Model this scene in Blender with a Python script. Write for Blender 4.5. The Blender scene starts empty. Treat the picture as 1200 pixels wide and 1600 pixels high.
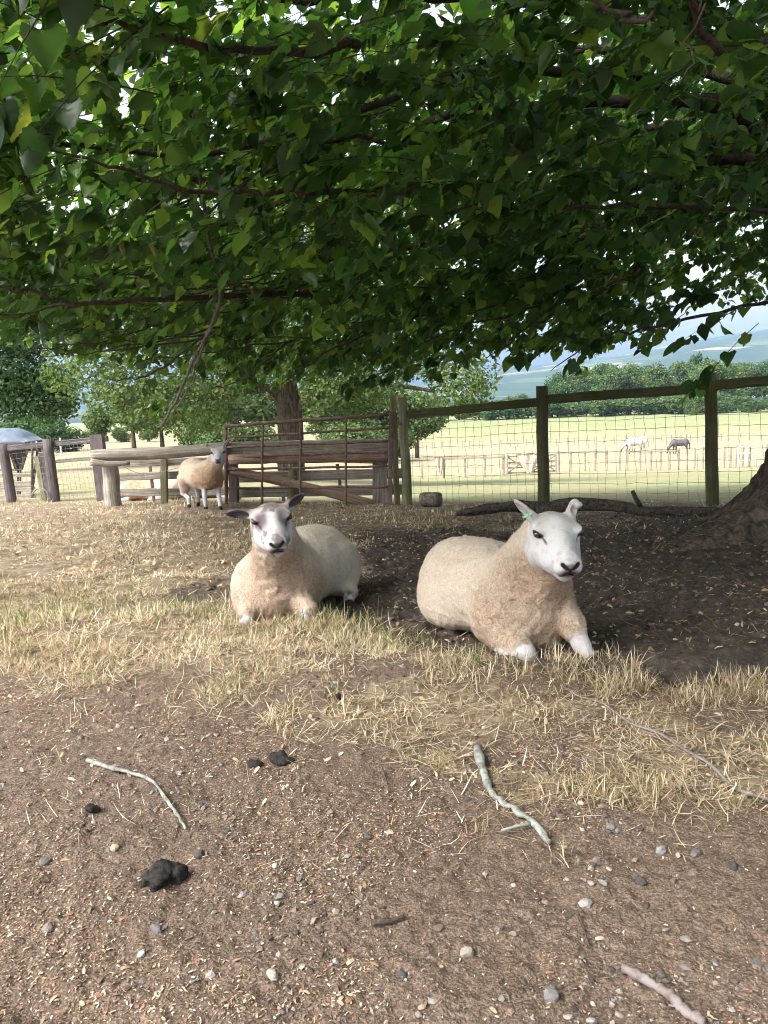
import bpy, math, random
import numpy as np
from mathutils import Vector, Matrix

rng = np.random.default_rng(7)
random.seed(7)
scene = bpy.context.scene
COL = scene.collection

# ------------------------------------------------------------------ camera
FPX = 1209.0
CAM = np.array([0.0, 0.0, 1.05])
PITCH = math.atan(180.0 / FPX)
ROLL = math.radians(1.72)
FWD = np.array([0.0, math.cos(PITCH), -math.sin(PITCH)])
UP0 = np.array([0.0, math.sin(PITCH), math.cos(PITCH)])
RIGHT = np.array([1.0, 0, 0]) * math.cos(ROLL) - UP0 * math.sin(ROLL)
UPV = np.array([1.0, 0, 0]) * math.sin(ROLL) + UP0 * math.cos(ROLL)
cam_data = bpy.data.cameras.new("camera")
cam_data.sensor_fit = 'VERTICAL'
cam_data.angle = 2 * math.atan(800.0 / FPX)
cam_data.clip_start = 0.05
cam_data.clip_end = 40000
cam = bpy.data.objects.new("camera", cam_data)
COL.objects.link(cam)
M = Matrix.Identity(4)
for i in range(3):
    M[i][0], M[i][1], M[i][2], M[i][3] = RIGHT[i], UPV[i], -FWD[i], CAM[i]
cam.matrix_world = M
scene.camera = cam

# ------------------------------------------------------------------ sky and sun
SUN_EL, SUN_AZ = math.radians(46), math.radians(-122)   # azimuth from +Y towards +X: behind the camera, to the left
w = bpy.data.worlds.new("World"); scene.world = w; w.use_nodes = True
wn = w.node_tree; wn.nodes.clear()
sky = wn.nodes.new('ShaderNodeTexSky'); sky.sky_type = 'NISHITA'; sky.sun_disc = False
sky.sun_elevation = SUN_EL; sky.sun_rotation = SUN_AZ
sky.dust_density = 7.0; sky.air_density = 1.0; sky.ozone_density = 1.0
bg = wn.nodes.new('ShaderNodeBackground'); bg.inputs[1].default_value = 0.15
wo = wn.nodes.new('ShaderNodeOutputWorld')
hs = wn.nodes.new('ShaderNodeHueSaturation'); hs.inputs['Saturation'].default_value = 0.28   # thin white cloud
wn.links.new(sky.outputs[0], hs.inputs['Color']); wn.links.new(hs.outputs[0], bg.inputs[0]); wn.links.new(bg.outputs[0], wo.inputs[0])
sd = bpy.data.lights.new("sun", 'SUN'); sd.energy = 1.2; sd.angle = math.radians(18); sd.color = (1.0, 0.965, 0.91)
sun = bpy.data.objects.new("sun", sd); COL.objects.link(sun)
sdir = Vector((math.sin(SUN_AZ) * math.cos(SUN_EL), math.cos(SUN_AZ) * math.cos(SUN_EL), math.sin(SUN_EL)))
sun.rotation_euler = sdir.to_track_quat('Z', 'Y').to_euler()
sun.location = (-3, -5, 12)
vs = scene.view_settings
vs.view_transform = 'Standard'; vs.look = 'None'; vs.gamma = 1.0; vs.exposure = 1.85
vs.use_curve_mapping = False
cy = scene.cycles
cy.max_bounces = 7; cy.diffuse_bounces = 4; cy.glossy_bounces = 2; cy.transmission_bounces = 5; cy.transparent_max_bounces = 6
cy.volume_bounces = 1; cy.caustics_reflective = False; cy.caustics_refractive = False
cy.use_denoising = True; cy.filter_width = 1.0

# ------------------------------------------------------------------ helpers
def at(u, v, d):
    """photograph pixel (1200x1600) at depth y = d -> world point"""
    r = FWD + RIGHT * ((u - 600) / FPX) + UPV * ((800 - v) / FPX)
    return CAM + r * (d / r[1])

def project(P):
    Q = P - CAM
    z = Q @ FWD
    zz = np.where(z > 0.05, z, 0.05)
    return 600 + FPX * (Q @ RIGHT) / zz, 800 - FPX * (Q @ UPV) / zz, z

def sstep(a, b, x):
    t = np.clip((x - a) / (b - a), 0, 1)
    return t * t * (3 - 2 * t)

def _hash(ix, iy, iz, seed):
    h = (ix * 374761393 + iy * 668265263 + iz * 2147483647 + seed * 1274126177) & 0xFFFFFFFF
    h = ((h ^ (h >> 13)) * 1274126177) & 0xFFFFFFFF
    h = (h ^ (h >> 16)) & 0xFFFFFFFF
    return h / 4294967295.0 * 2 - 1

def noise3(P, scale, seed=0):
    P = np.asarray(P, dtype=np.float64) * scale + 1000.5
    i = np.floor(P).astype(np.int64); f = P - i; f = f * f * (3 - 2 * f)
    out = 0
    for dx in (0, 1):
        wx = f[..., 0] if dx else 1 - f[..., 0]
        for dy in (0, 1):
            wy = f[..., 1] if dy else 1 - f[..., 1]
            for dz in (0, 1):
                wz = f[..., 2] if dz else 1 - f[..., 2]
                out = out + wx * wy * wz * _hash(i[..., 0] + dx, i[..., 1] + dy, i[..., 2] + dz, seed)
    return out

def noise2(x, y, scale, seed=0):
    x = np.asarray(x, dtype=np.float64) * scale + 1000.5; y = np.asarray(y, dtype=np.float64) * scale + 1000.5
    ix = np.floor(x).astype(np.int64); iy = np.floor(y).astype(np.int64)
    fx = x - ix; fy = y - iy; fx = fx * fx * (3 - 2 * fx); fy = fy * fy * (3 - 2 * fy)
    z = np.zeros_like(ix)
    return ((1 - fx) * (1 - fy) * _hash(ix, iy, z, seed) + fx * (1 - fy) * _hash(ix + 1, iy, z, seed)
            + (1 - fx) * fy * _hash(ix, iy + 1, z, seed) + fx * fy * _hash(ix + 1, iy + 1, z, seed))

def fbm2(x, y, scale, octv=4, seed=0):
    s, a, t = 0, 1.0, 0
    for o in range(octv):
        s = s + a * noise2(x, y, scale * 2 ** o, seed + o); t += a; a *= 0.5
    return s / t

def tag(o, label=None, cat=None, group=None, kind=None):
    if label: o["label"] = label
    if cat: o["category"] = cat
    if group: o["group"] = group
    if kind: o["kind"] = kind
    return o

def empty(name, loc, label=None, cat=None, group=None, parent=None):
    o = bpy.data.objects.new(name, None); COL.objects.link(o)
    o.location = tuple(loc); o.empty_display_size = 0.1
    if parent: o.parent = parent
    return tag(o, label, cat, group)

def make_mesh(name, V, polys, mat, col=None, smooth=True):
    """polys: list of integer arrays, each (n, k) with k corners"""
    me = bpy.data.meshes.new(name)
    V = np.ascontiguousarray(V, dtype=np.float32)
    me.vertices.add(len(V)); me.vertices.foreach_set('co', V.ravel())
    polys = [np.asarray(p, dtype=np.int32) for p in polys if len(p)]
    loops = np.concatenate([p.ravel() for p in polys])
    totals = np.concatenate([np.full(len(p), p.shape[1], dtype=np.int32) for p in polys])
    starts = np.concatenate([[0], np.cumsum(totals)[:-1]]).astype(np.int32)
    me.loops.add(len(loops)); me.loops.foreach_set('vertex_index', loops)
    me.polygons.add(len(totals)); me.polygons.foreach_set('loop_start', starts)
    try: me.polygons.foreach_set('loop_total', totals)
    except Exception: pass
    me.polygons.foreach_set('use_smooth', np.full(len(totals), smooth, dtype=bool))
    if col is not None:
        c = np.ones((len(V), 4), dtype=np.float32); c[:, :col.shape[1]] = col
        a = me.color_attributes.new('Col', 'FLOAT_COLOR', 'POINT'); a.data.foreach_set('color', c.ravel())
    me.update(calc_edges=True); me.validate()
    if mat: me.materials.append(mat)
    return me

def obj(name, me, parent=None, loc=None):
    o = bpy.data.objects.new(name, me); COL.objects.link(o)
    if parent is not None:
        o.parent = parent
        p = np.zeros(3); q = parent
        while q is not None: p = p + np.array(q.location); q = q.parent
        o.location = tuple(-p) if loc is None else loc     # meshes are built in world metres
    elif loc is not None: o.location = loc
    return o

def sweep(path, section, scale=None, up=(0, 0, 1), jitter=0.0, taper_cap=False):
    """section (M,2) swept along path (N,3); returns V, [quads, tris]"""
    path = np.asarray(path, float); N = len(path); section = np.asarray(section, float); Mn = len(section)
    sc = np.ones(N) if scale is None else np.asarray(scale, float)
    T = np.gradient(path, axis=0); T /= np.linalg.norm(T, axis=1)[:, None] + 1e-9
    up = np.asarray(up, float)
    if abs(T[0] @ up) > 0.95: up = np.array([0, 1.0, 0])
    V = np.zeros((N, Mn, 3)); s = np.cross(T[0], up); s /= np.linalg.norm(s)
    for i in range(N):
        s = s - T[i] * (s @ T[i]); s /= np.linalg.norm(s) + 1e-9
        n = np.cross(s, T[i])
        V[i] = path[i] + sc[i] * (section[:, :1] * s + section[:, 1:] * n)
    if jitter: V += rng.normal(0, jitter, V.shape)
    idx = np.arange(N * Mn).reshape(N, Mn)
    a = idx[:-1]; b = idx[1:]
    quads = np.stack([a, np.roll(a, -1, 1), np.roll(b, -1, 1), b], -1).reshape(-1, 4)
    V = V.reshape(-1, 3)
    c0, c1 = len(V), len(V) + 1
    V = np.vstack([V, path[0], path[-1]])
    t0 = np.stack([np.full(Mn, c0), np.roll(idx[0], -1), idx[0]], -1)
    t1 = np.stack([np.full(Mn, c1), idx[-1], np.roll(idx[-1], -1)], -1)
    return V, [quads, np.vstack([t0, t1])]

def circle(n, r=1.0, sx=1.0, rough=0.0):
    a = np.arange(n) / n * 2 * np.pi
    rr = r * (1 + rough * rng.normal(0, 1, n))
    return np.stack([np.cos(a) * rr * sx, np.sin(a) * rr], -1)

def rect(w, h, b=0.008):
    w, h = w / 2, h / 2
    return np.array([[-w + b, -h], [w - b, -h], [w, -h + b], [w, h - b], [w - b, h], [-w + b, h], [-w, h - b], [-w, -h + b]])

def line(a, b, n, wob=0.0):
    t = np.linspace(0, 1, n)[:, None]
    p = np.asarray(a) * (1 - t) + np.asarray(b) * t
    if wob: p[1:-1] += rng.normal(0, wob, (n - 2, 3))
    return p

def smooth_path(pts, n):
    pts = np.asarray(pts, float); k = len(pts)
    t = np.linspace(0, k - 1, n); i = np.clip(np.floor(t).astype(int), 0, k - 2); f = (t - i)[:, None]
    p0 = pts[np.clip(i - 1, 0, k - 1)]; p1 = pts[i]; p2 = pts[i + 1]; p3 = pts[np.clip(i + 2, 0, k - 1)]
    return 0.5 * ((2 * p1) + (p2 - p0) * f + (2 * p0 - 5 * p1 + 4 * p2 - p3) * f ** 2 + (3 * p1 - p0 - 3 * p2 + p3) * f ** 3)

class Bag:
    """collects pieces into one mesh"""
    def __init__(s): s.V = []; s.Q = []; s.T = []; s.C = []; s.n = 0
    def add(s, V, polys, col=None):
        for p in polys:
            p = np.asarray(p)
            (s.Q if p.shape[1] == 4 else s.T).append(p + s.n)
        s.V.append(V); s.n += len(V)
        if col is not None:
            col = np.asarray(col, float)
            s.C.append(np.tile(col, (len(V), 1)) if col.ndim == 1 else col)
    def mesh(s, name, mat, smooth=True):
        pol = []
        if s.Q: pol.append(np.vstack(s.Q))
        if s.T: pol.append(np.vstack(s.T))
        return make_mesh(name, np.vstack(s.V), pol, mat, np.vstack(s.C) if s.C else None, smooth)

def scatter(tmplV, tmplP, pos, R, scl, col):
    """copies of a template (K,3) at pos (N,3) with rotations (N,3,3), scales (N,) or (N,3), colours (N,3)"""
    N, K = len(pos), len(tmplV)
    scl = np.asarray(scl, float); scl = scl[:, None] * np.ones(3) if scl.ndim == 1 else scl
    V = np.einsum('nij,nkj->nki', R, tmplV[None] * scl[:, None, :]) + pos[:, None, :]
    off = (np.arange(N) * K)[:, None, None]
    polys = [(np.asarray(p)[None] + off).reshape(-1, np.asarray(p).shape[1]) for p in tmplP]
    return V.reshape(-1, 3), polys, np.repeat(col, K, axis=0)

def rot_random(n):
    q = rng.normal(size=(n, 4)); q /= np.linalg.norm(q, axis=1)[:, None]
    w_, x, y, z = q.T
    return np.stack([np.stack([1 - 2 * (y * y + z * z), 2 * (x * y - z * w_), 2 * (x * z + y * w_)], -1),
                     np.stack([2 * (x * y + z * w_), 1 - 2 * (x * x + z * z), 2 * (y * z - x * w_)], -1),
                     np.stack([2 * (x * z - y * w_), 2 * (y * z + x * w_), 1 - 2 * (x * x + y * y)], -1)], 1)

def rot_yaw(n, tilt=0.3):
    """random yaw with a small tilt"""
    a = rng.uniform(0, 2 * np.pi, n)
    up = np.stack([rng.normal(0, tilt, n), rng.normal(0, tilt, n), np.ones(n)], -1); up /= np.linalg.norm(up, axis=1)[:, None]
    f = np.stack([np.cos(a), np.sin(a), np.zeros(n)], -1)
    f -= up * np.sum(f * up, 1)[:, None]; f /= np.linalg.norm(f, axis=1)[:, None]
    return np.stack([f, np.cross(up, f), up], -1)

# ------------------------------------------------------------------ materials
class NT:
    def __init__(s, name, rough=0.9, spec=0.25):
        s.m = bpy.data.materials.new(name); s.m.use_nodes = True; s.t = s.m.node_tree
        s.b = s.t.nodes['Principled BSDF']; s.out = s.t.nodes['Material Output']
        s.b.inputs['Roughness'].default_value = rough
        s.b.inputs['Specular IOR Level'].default_value = spec
        s._c = None
    def n(s, typ, **kw):
        nd = s.t.nodes.new(typ)
        for k, v in kw.items(): setattr(nd, k, v)
        return nd
    def link(s, a, b): s.t.links.new(a, b)
    def put(s, sock, v):
        if hasattr(v, 'is_output'): s.link(v, sock)
        else:
            if sock.type == 'RGBA' and len(v) == 3: v = (*v, 1)
            sock.default_value = v
    def coord(s, kind='Object'):
        if s._c is None: s._c = s.n('ShaderNodeTexCoord')
        return s._c.outputs[kind]
    def mapping(s, scale, vec=None):
        m = s.n('ShaderNodeMapping'); m.inputs['Scale'].default_value = scale
        s.link(vec or s.coord(), m.inputs['Vector']); return m.outputs[0]
    def noise(s, scale, detail=5, rough=0.55, vec=None, dist=0.0):
        t = s.n('ShaderNodeTexNoise'); t.inputs['Scale'].default_value = scale; t.inputs['Detail'].default_value = detail
        t.inputs['Roughness'].default_value = rough; t.inputs['Distortion'].default_value = dist
        s.link(vec or s.coord(), t.inputs['Vector']); return t.outputs[0]
    def voronoi(s, scale, feature='F1', vec=None, out=0):
        t = s.n('ShaderNodeTexVoronoi', feature=feature); t.inputs['Scale'].default_value = scale
        s.link(vec or s.coord(), t.inputs['Vector']); return t.outputs[out]
    def ramp(s, fac, stops):
        r = s.n('ShaderNodeValToRGB'); e = r.color_ramp.elements
        while len(e) < len(stops): e.new(0.5)
        for el, (p, c) in zip(e, stops):
            el.position = p; el.color = (*c, 1) if hasattr(c, '__len__') else (c, c, c, 1)
        s.link(fac, r.inputs[0]); return r.outputs[0]
    def mix(s, fac, a, b, mode='MIX'):
        m = s.n('ShaderNodeMix', data_type='RGBA', blend_type=mode)
        s.put(m.inputs[0], fac); s.put(m.inputs[6], a); s.put(m.inputs[7], b); return m.outputs[2]
    def math(s, op, a, b=0.0, c=0.0):
        m = s.n('ShaderNodeMath', operation=op); s.put(m.inputs[0], a); s.put(m.inputs[1], b); s.put(m.inputs[2], c); return m.outputs[0]
    def attr(s, name='Col'):
        a = s.n('ShaderNodeAttribute', attribute_name=name); return a
    def bump(s, h, strength=0.5, dist=0.01, normal=None):
        b = s.n('ShaderNodeBump'); b.inputs['Strength'].default_value = strength; b.inputs['Distance'].default_value = dist
        s.link(h, b.inputs['Height'])
        if normal is not None: s.link(normal, b.inputs['Normal'])
        s.link(b.outputs[0], s.b.inputs['Normal']); return b.outputs[0]
    def color(s, c): s.put(s.b.inputs['Base Color'], c); return s
    def translucent(s, c, fac):
        t = s.n('ShaderNodeBsdfTranslucent'); s.put(t.inputs[0], c)
        m = s.n('ShaderNodeMixShader'); s.put(m.inputs[0], fac)
        s.link(s.b.outputs[0], m.inputs[1]); s.link(t.outputs[0], m.inputs[2]); s.link(m.outputs[0], s.out.inputs[0])

def M_ground():
    s = NT('ground_earth', 0.95, 0.15)
    a = s.attr(); sep = s.n('ShaderNodeSeparateColor'); s.link(a.outputs['Color'], sep.inputs[0])
    soil, grass, green = sep.outputs[0], sep.outputs[1], sep.outputs[2]; far = a.outputs['Alpha']
    n1 = s.noise(3.0, 6, 0.6); n2 = s.noise(38, 5, 0.65); n3 = s.noise(170, 4, 0.6); n4 = s.noise(11, 4, 0.6)
    dirt = s.ramp(n1, [(0.3, (0.078, 0.055, 0.041)), (0.7, (0.150, 0.110, 0.084))])
    dirt = s.mix(0.55, dirt, s.ramp(n2, [(0.3, (0.030, 0.021, 0.016)), (0.5, (0.118, 0.084, 0.063)), (0.72, (0.25, 0.183, 0.140))]))
    dirt = s.mix(0.45, dirt, s.ramp(n3, [(0.36, (0.030, 0.021, 0.016)), (0.5, (0.135, 0.098, 0.075)), (0.64, (0.33, 0.24, 0.18))]))
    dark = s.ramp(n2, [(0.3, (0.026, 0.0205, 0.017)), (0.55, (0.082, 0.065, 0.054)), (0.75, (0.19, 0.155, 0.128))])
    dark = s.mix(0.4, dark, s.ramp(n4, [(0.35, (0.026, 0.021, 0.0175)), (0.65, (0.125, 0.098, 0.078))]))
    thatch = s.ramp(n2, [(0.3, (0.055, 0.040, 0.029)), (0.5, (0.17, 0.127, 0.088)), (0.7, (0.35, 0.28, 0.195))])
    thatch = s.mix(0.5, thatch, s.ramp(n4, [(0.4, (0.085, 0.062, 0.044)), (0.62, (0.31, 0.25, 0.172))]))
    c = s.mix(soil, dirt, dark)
    gk = s.ramp(s.math('ADD', grass, s.math('ADD', s.math('MULTIPLY', s.math('SUBTRACT', n4, 0.5), 1.5), s.math('MULTIPLY', s.math('SUBTRACT', n2, 0.5), 0.9))), [(0.35, 0.0), (0.75, 1.0)])
    c = s.mix(gk, c, thatch)
    f1 = s.noise(0.22, 5, 0.6); f2 = s.noise(2.4, 4, 0.65)
    straw = s.ramp(f2, [(0.3, (0.225, 0.18, 0.112)), (0.7, (0.36, 0.30, 0.20))])
    straw = s.mix(0.4, straw, s.ramp(f1, [(0.35, (0.21, 0.18, 0.102)), (0.65, (0.36, 0.295, 0.20))]))
    grn = s.ramp(f2, [(0.3, (0.125, 0.155, 0.068)), (0.7, (0.235, 0.25, 0.128))])
    gm = s.math('ADD', green, s.math('MULTIPLY', s.math('SUBTRACT', f1, 0.5), 1.6))
    fld = s.mix(s.ramp(gm, [(0.2, 0.0), (0.8, 1.0)]), straw, grn)
    c = s.mix(far, c, fld)
    s.color(c)
    h = s.math('ADD', s.math('MULTIPLY', n2, 0.6), s.math('MULTIPLY', n3, 0.4))
    s.bump(h, 1.0, 0.018)
    return s.m

def M_attr(name, rough=0.9, spec=0.2, transl=0.0, noise_scale=120, noise_amt=0.25):
    s = NT(name, rough, spec); a = s.attr().outputs['Color']
    n = s.noise(noise_scale, 3, 0.6)
    c = s.mix(noise_amt, a, s.ramp(n, [(0.3, 0.35), (0.7, 1.0)]), 'MULTIPLY') if noise_amt else a
    s.color(c)
    if transl: s.translucent(c, transl)
    return s.m

def M_leaf(name, dark=(0.012, 0.036, 0.010), mid=(0.030, 0.088, 0.018), light=(0.095, 0.185, 0.036), transl=0.46, rough=0.34, boost=2.8):
    s = NT(name, rough, 0.35)
    g = s.n('ShaderNodeNewGeometry'); oi = s.n('ShaderNodeObjectInfo')
    r = s.math('FRACT', s.math('ADD', g.outputs['Random Per Island'], oi.outputs['Random']))
    c = s.ramp(r, [(0.0, dark), (0.45, mid), (0.72, mid), (0.94, light), (0.997, (0.12, 0.20, 0.035)), (1.0, (0.12, 0.165, 0.035))])
    big = s.noise(0.9, 3, 0.5)
    c = s.mix(0.5, c, s.ramp(big, [(0.35, 0.55), (0.65, 1.35)]), 'MULTIPLY')
    under = s.mix(0.35, c, (0.10, 0.15, 0.09))
    s.color(s.mix(g.outputs['Backfacing'], c, under))
    s.translucent(s.mix(1.0, c, (boost * 1.25, boost, boost * 0.55), 'MULTIPLY'), transl)
    return s.m

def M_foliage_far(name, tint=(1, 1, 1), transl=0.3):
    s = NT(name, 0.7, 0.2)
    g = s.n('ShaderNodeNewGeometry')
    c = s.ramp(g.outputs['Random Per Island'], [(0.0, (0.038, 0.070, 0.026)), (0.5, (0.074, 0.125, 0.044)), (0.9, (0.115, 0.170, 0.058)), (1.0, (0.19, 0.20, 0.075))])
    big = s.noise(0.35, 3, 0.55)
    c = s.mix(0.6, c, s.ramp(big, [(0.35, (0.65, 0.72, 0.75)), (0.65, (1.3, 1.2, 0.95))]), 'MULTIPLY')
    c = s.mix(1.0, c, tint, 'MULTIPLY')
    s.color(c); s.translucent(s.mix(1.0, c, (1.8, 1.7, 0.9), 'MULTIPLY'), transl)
    return s.m

def M_bark(name, lo=(0.026, 0.020, 0.016), hi=(0.135, 0.108, 0.087), stretch=(14, 14, 3.2), bump=0.8, dist=0.03):
    s = NT(name, 0.95, 0.1)
    v = s.mapping(stretch)
    n1 = s.noise(1.0, 7, 0.62, v, 0.6); n2 = s.noise(9, 5, 0.6); vo = s.voronoi(1.1, 'DISTANCE_TO_EDGE', v)
    c = s.ramp(n1, [(0.32, lo), (0.68, hi)])
    c = s.mix(0.35, c, s.ramp(n2, [(0.3, 0.6), (0.75, 1.5)]), 'MULTIPLY')
    s.color(c)
    s.bump(s.math('ADD', n1, s.math('MULTIPLY', s.ramp(vo, [(0.0, 0.0), (0.25, 1.0)]), 0.5)), bump, dist)
    return s.m

def M_wood(name, lo, hi, moss=None, grain=(30, 30, 2.5), axis_obj=True, lichen=0.0, rough=0.9):
    """weathered timber; grain runs along the generated long axis held in attribute Col (r = along, g,b = across)"""
    s = NT(name, rough, 0.15)
    a = s.attr().outputs['Color']
    v = s.mapping((2.2, 55, 55), a)
    n1 = s.noise(1.0, 6, 0.6, v, 0.4); n2 = s.noise(7, 5, 0.6); n3 = s.noise(2.2, 4, 0.6)
    c = s.ramp(n1, [(0.3, lo), (0.7, hi)])
    c = s.mix(0.5, c, s.ramp(n2, [(0.3, 0.55), (0.7, 1.35)]), 'MULTIPLY')
    if moss: c = s.mix(s.ramp(n3, [(0.42, 0.0), (0.66, 0.75)]), c, moss)
    if lichen: c = s.mix(s.ramp(s.noise(16, 4, 0.7), [(0.60, 0.0), (0.68, lichen)]), c, (0.42, 0.43, 0.37))
    s.color(c)
    s.bump(s.math('ADD', n1, s.math('MULTIPLY', n2, 0.5)), 0.55, 0.012)
    return s.m

def M_plain(name, c1, c2, scale=20, rough=0.7, spec=0.3, metal=0.0, bump=0.2):
    s = NT(name, rough, spec); n = s.noise(scale, 5, 0.6)
    s.color(s.ramp(n, [(0.3, c1), (0.7, c2)])); s.b.inputs['Metallic'].default_value = metal
    if bump: s.bump(n, bump, 0.006)
    return s.m

def M_wool():
    s = NT('wool_and_hide', 0.95, 0.1)
    at_ = s.attr(); a = at_.outputs['Color']; wl = at_.outputs['Alpha']
    n1 = s.noise(62, 4, 0.6, dist=1.8); n2 = s.noise(230, 3, 0.6); n3 = s.noise(9, 4, 0.6)
    k = s.math('MULTIPLY', wl, 0.95)
    c = s.mix(k, a, s.ramp(n1, [(0.34, (0.60, 0.51, 0.43)), (0.58, (1.07, 1.06, 1.05))]), 'MULTIPLY')
    c = s.mix(s.math('MULTIPLY', wl, 0.7), c, s.ramp(n3, [(0.3, (0.78, 0.72, 0.66)), (0.7, (1.1, 1.08, 1.05))]), 'MULTIPLY')
    c = s.mix(0.30, c, s.ramp(n2, [(0.35, (0.66, 0.64, 0.66)), (0.6, (1.08, 1.08, 1.08))]), 'MULTIPLY')
    s.color(c)
    h = s.math('MULTIPLY', s.math('ADD', n1, s.math('MULTIPLY', n2, 0.5)), s.math('ADD', s.math('MULTIPLY', wl, 0.8), 0.2))
    s.bump(h, 0.9, 0.016)
    return s.m

MAT = {
    'ground': M_ground(),
    'grass': M_attr('dry_grass', 0.75, 0.25, 0.35, 30, 0.15),
    'litter': M_attr('litter', 0.9, 0.15, 0.0, 160, 0.35),
    'stone': M_attr('pebble', 0.9, 0.25, 0.0, 220, 0.5),
    'leaf': M_leaf('lime_leaf'),
    'far': M_foliage_far('far_foliage'),
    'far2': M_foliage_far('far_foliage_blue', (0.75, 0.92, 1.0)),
    'bark': M_bark('tree_bark'),
    'limb': M_bark('limb_bark', (0.028, 0.022, 0.018), (0.085, 0.068, 0.055), (40, 40, 8), 0.5, 0.008),
    'log': M_bark('log_bark', (0.036, 0.029, 0.024), (0.16, 0.132, 0.108), (30, 30, 30), 0.9, 0.02),
    'grey_wood': M_wood('weathered_grey_wood', (0.135, 0.115, 0.094), (0.39, 0.35, 0.30), None, lichen=0.5),
    'mossy_wood': M_wood('mossy_wood', (0.11, 0.10, 0.062), (0.30, 0.28, 0.195), (0.115, 0.125, 0.048), lichen=0.3),
    'green_rail': M_wood('green_rail_wood', (0.050, 0.048, 0.026), (0.155, 0.140, 0.085), (0.070, 0.075, 0.022)),
    'brown_wood': M_wood('creosoted_wood', (0.045, 0.037, 0.037), (0.155, 0.130, 0.130), None),
    'red_wood': M_wood('split_red_wood', (0.13, 0.078, 0.055), (0.38, 0.275, 0.205), None, lichen=0.4),
    'rust': M_plain('rusty_steel', (0.075, 0.043, 0.035), (0.225, 0.145, 0.120), 24, 0.8, 0.3, 0.0, 0.4),
    'wire': M_plain('wire', (0.12, 0.115, 0.105), (0.26, 0.25, 0.23), 40, 0.6, 0.4, 0.3, 0.0),
    'wool': M_wool(),
    'eye': M_plain('eye_dark', (0.016, 0.011, 0.008), (0.05, 0.034, 0.02), 120, 0.12, 0.6, 0, 0),
    'tag_green': M_plain('green_plastic', (0.16, 0.48, 0.30), (0.20, 0.55, 0.36), 60, 0.4, 0.5, 0, 0),
    'lid': M_plain('blue_grey_sheet', (0.085, 0.112, 0.150), (0.145, 0.18, 0.225), 7, 0.85, 0.2, 0.0, 0.3),
    'darkmesh': M_plain('dark_hopper', (0.03, 0.035, 0.037), (0.07, 0.075, 0.078), 18, 0.6, 0.4, 0.2, 0.2),
    'white_metal': M_plain('galvanised_rail', (0.55, 0.55, 0.54), (0.75, 0.75, 0.73), 10, 0.5, 0.4, 0.2, 0),
    'dung': M_plain('black_dung', (0.009, 0.008, 0.008), (0.034, 0.030, 0.028), 90, 0.85, 0.2, 0, 1.0),
    'hide': M_attr('animal_coat', 0.7, 0.2, 0.0, 6, 0.35),
    'cloth': M_plain('sacking', (0.42, 0.31, 0.23), (0.62, 0.50, 0.40), 9, 0.95, 0.1, 0, 0.4),
}
def stick_mat(name, lo, hi, lich):
    s = NT(name, 0.9, 0.15); n = s.noise(60, 5, 0.65); n2 = s.noise(22, 4, 0.7)
    c = s.ramp(n, [(0.3, lo), (0.7, hi)])
    c = s.mix(s.ramp(n2, [(0.42, 0.0), (0.55, 0.85)]), c, lich); s.color(c); s.bump(n, 0.6, 0.004); return s.m
MAT['pale_bark'] = stick_mat('pale_bark', (0.045, 0.036, 0.030), (0.13, 0.108, 0.092), (0.14, 0.12, 0.105))
MAT['stump'] = M_bark('stump_bark', (0.075, 0.062, 0.05), (0.25, 0.21, 0.17), (30, 30, 30), 0.9, 0.015)
MAT['lichen_stick'] = stick_mat('lichen_stick', (0.085, 0.078, 0.07), (0.22, 0.21, 0.195), (0.27, 0.295, 0.26))
MAT['purple_stick'] = stick_mat('purple_stick', (0.085, 0.064, 0.058), (0.20, 0.165, 0.155), (0.21, 0.18, 0.175))
# ------------------------------------------------------------------ terrain
TREE = np.array([3.70, 5.85])
RD = np.array([0, 3.3, 10, 20, 30, 41, 63, 90, 130, 200, 300, 600, 2000, 9000.])
RZ = np.array([0, 0, -.34, -1.32, -2.30, -3.36, -4.10, -5.7, -7.7, -5.2, -8, -20, -40, -60.])
LD = np.array([0, 3.3, 10, 12, 20, 40, 80, 120, 170, 300, 600, 2000, 9000.])
LZ = np.array([0, 0, -.25, -.41, -.94, -1.93, -3.25, -3.4, -3.6, -8, -20, -40, -60.])

def gz0(x, y):
    x = np.asarray(x, float); y = np.asarray(y, float)
    d = np.where(y > 0, y, 0) + 1e-6
    rr = np.hypot(x, y)
    d = np.where(y > 0, d, 0) * 0.9 + 0.1 * np.where(y > 0, rr, 0)
    az = np.where(y > 0.3, x / np.maximum(y, 0.3), 0)
    t = sstep(-0.32, 0.08, az)
    z = np.interp(d, LD, LZ) * (1 - t) + np.interp(d, RD, RZ) * t
    z = np.where(y <= 0, np.interp(rr, [0, 300, 9000], [0, 0, -60]), z)
    z = z + 0.10 * np.exp(-((x - TREE[0]) ** 2 + (y - TREE[1]) ** 2) / 1.7 ** 2)
    z = z - 0.05 * np.exp(-((x - 0.85) ** 2 / 0.55 ** 2 + (y - 3.42) ** 2 / 0.36 ** 2))
    z = z - 0.03 * np.exp(-((x + 0.35) ** 2 / 0.5 ** 2 + (y - 4.15) ** 2 / 0.35 ** 2))
    z = z + 0.03 * np.exp(-((y - 2.80) / 0.16) ** 2) * sstep(-0.5, 0.3, x)
    return z

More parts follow.
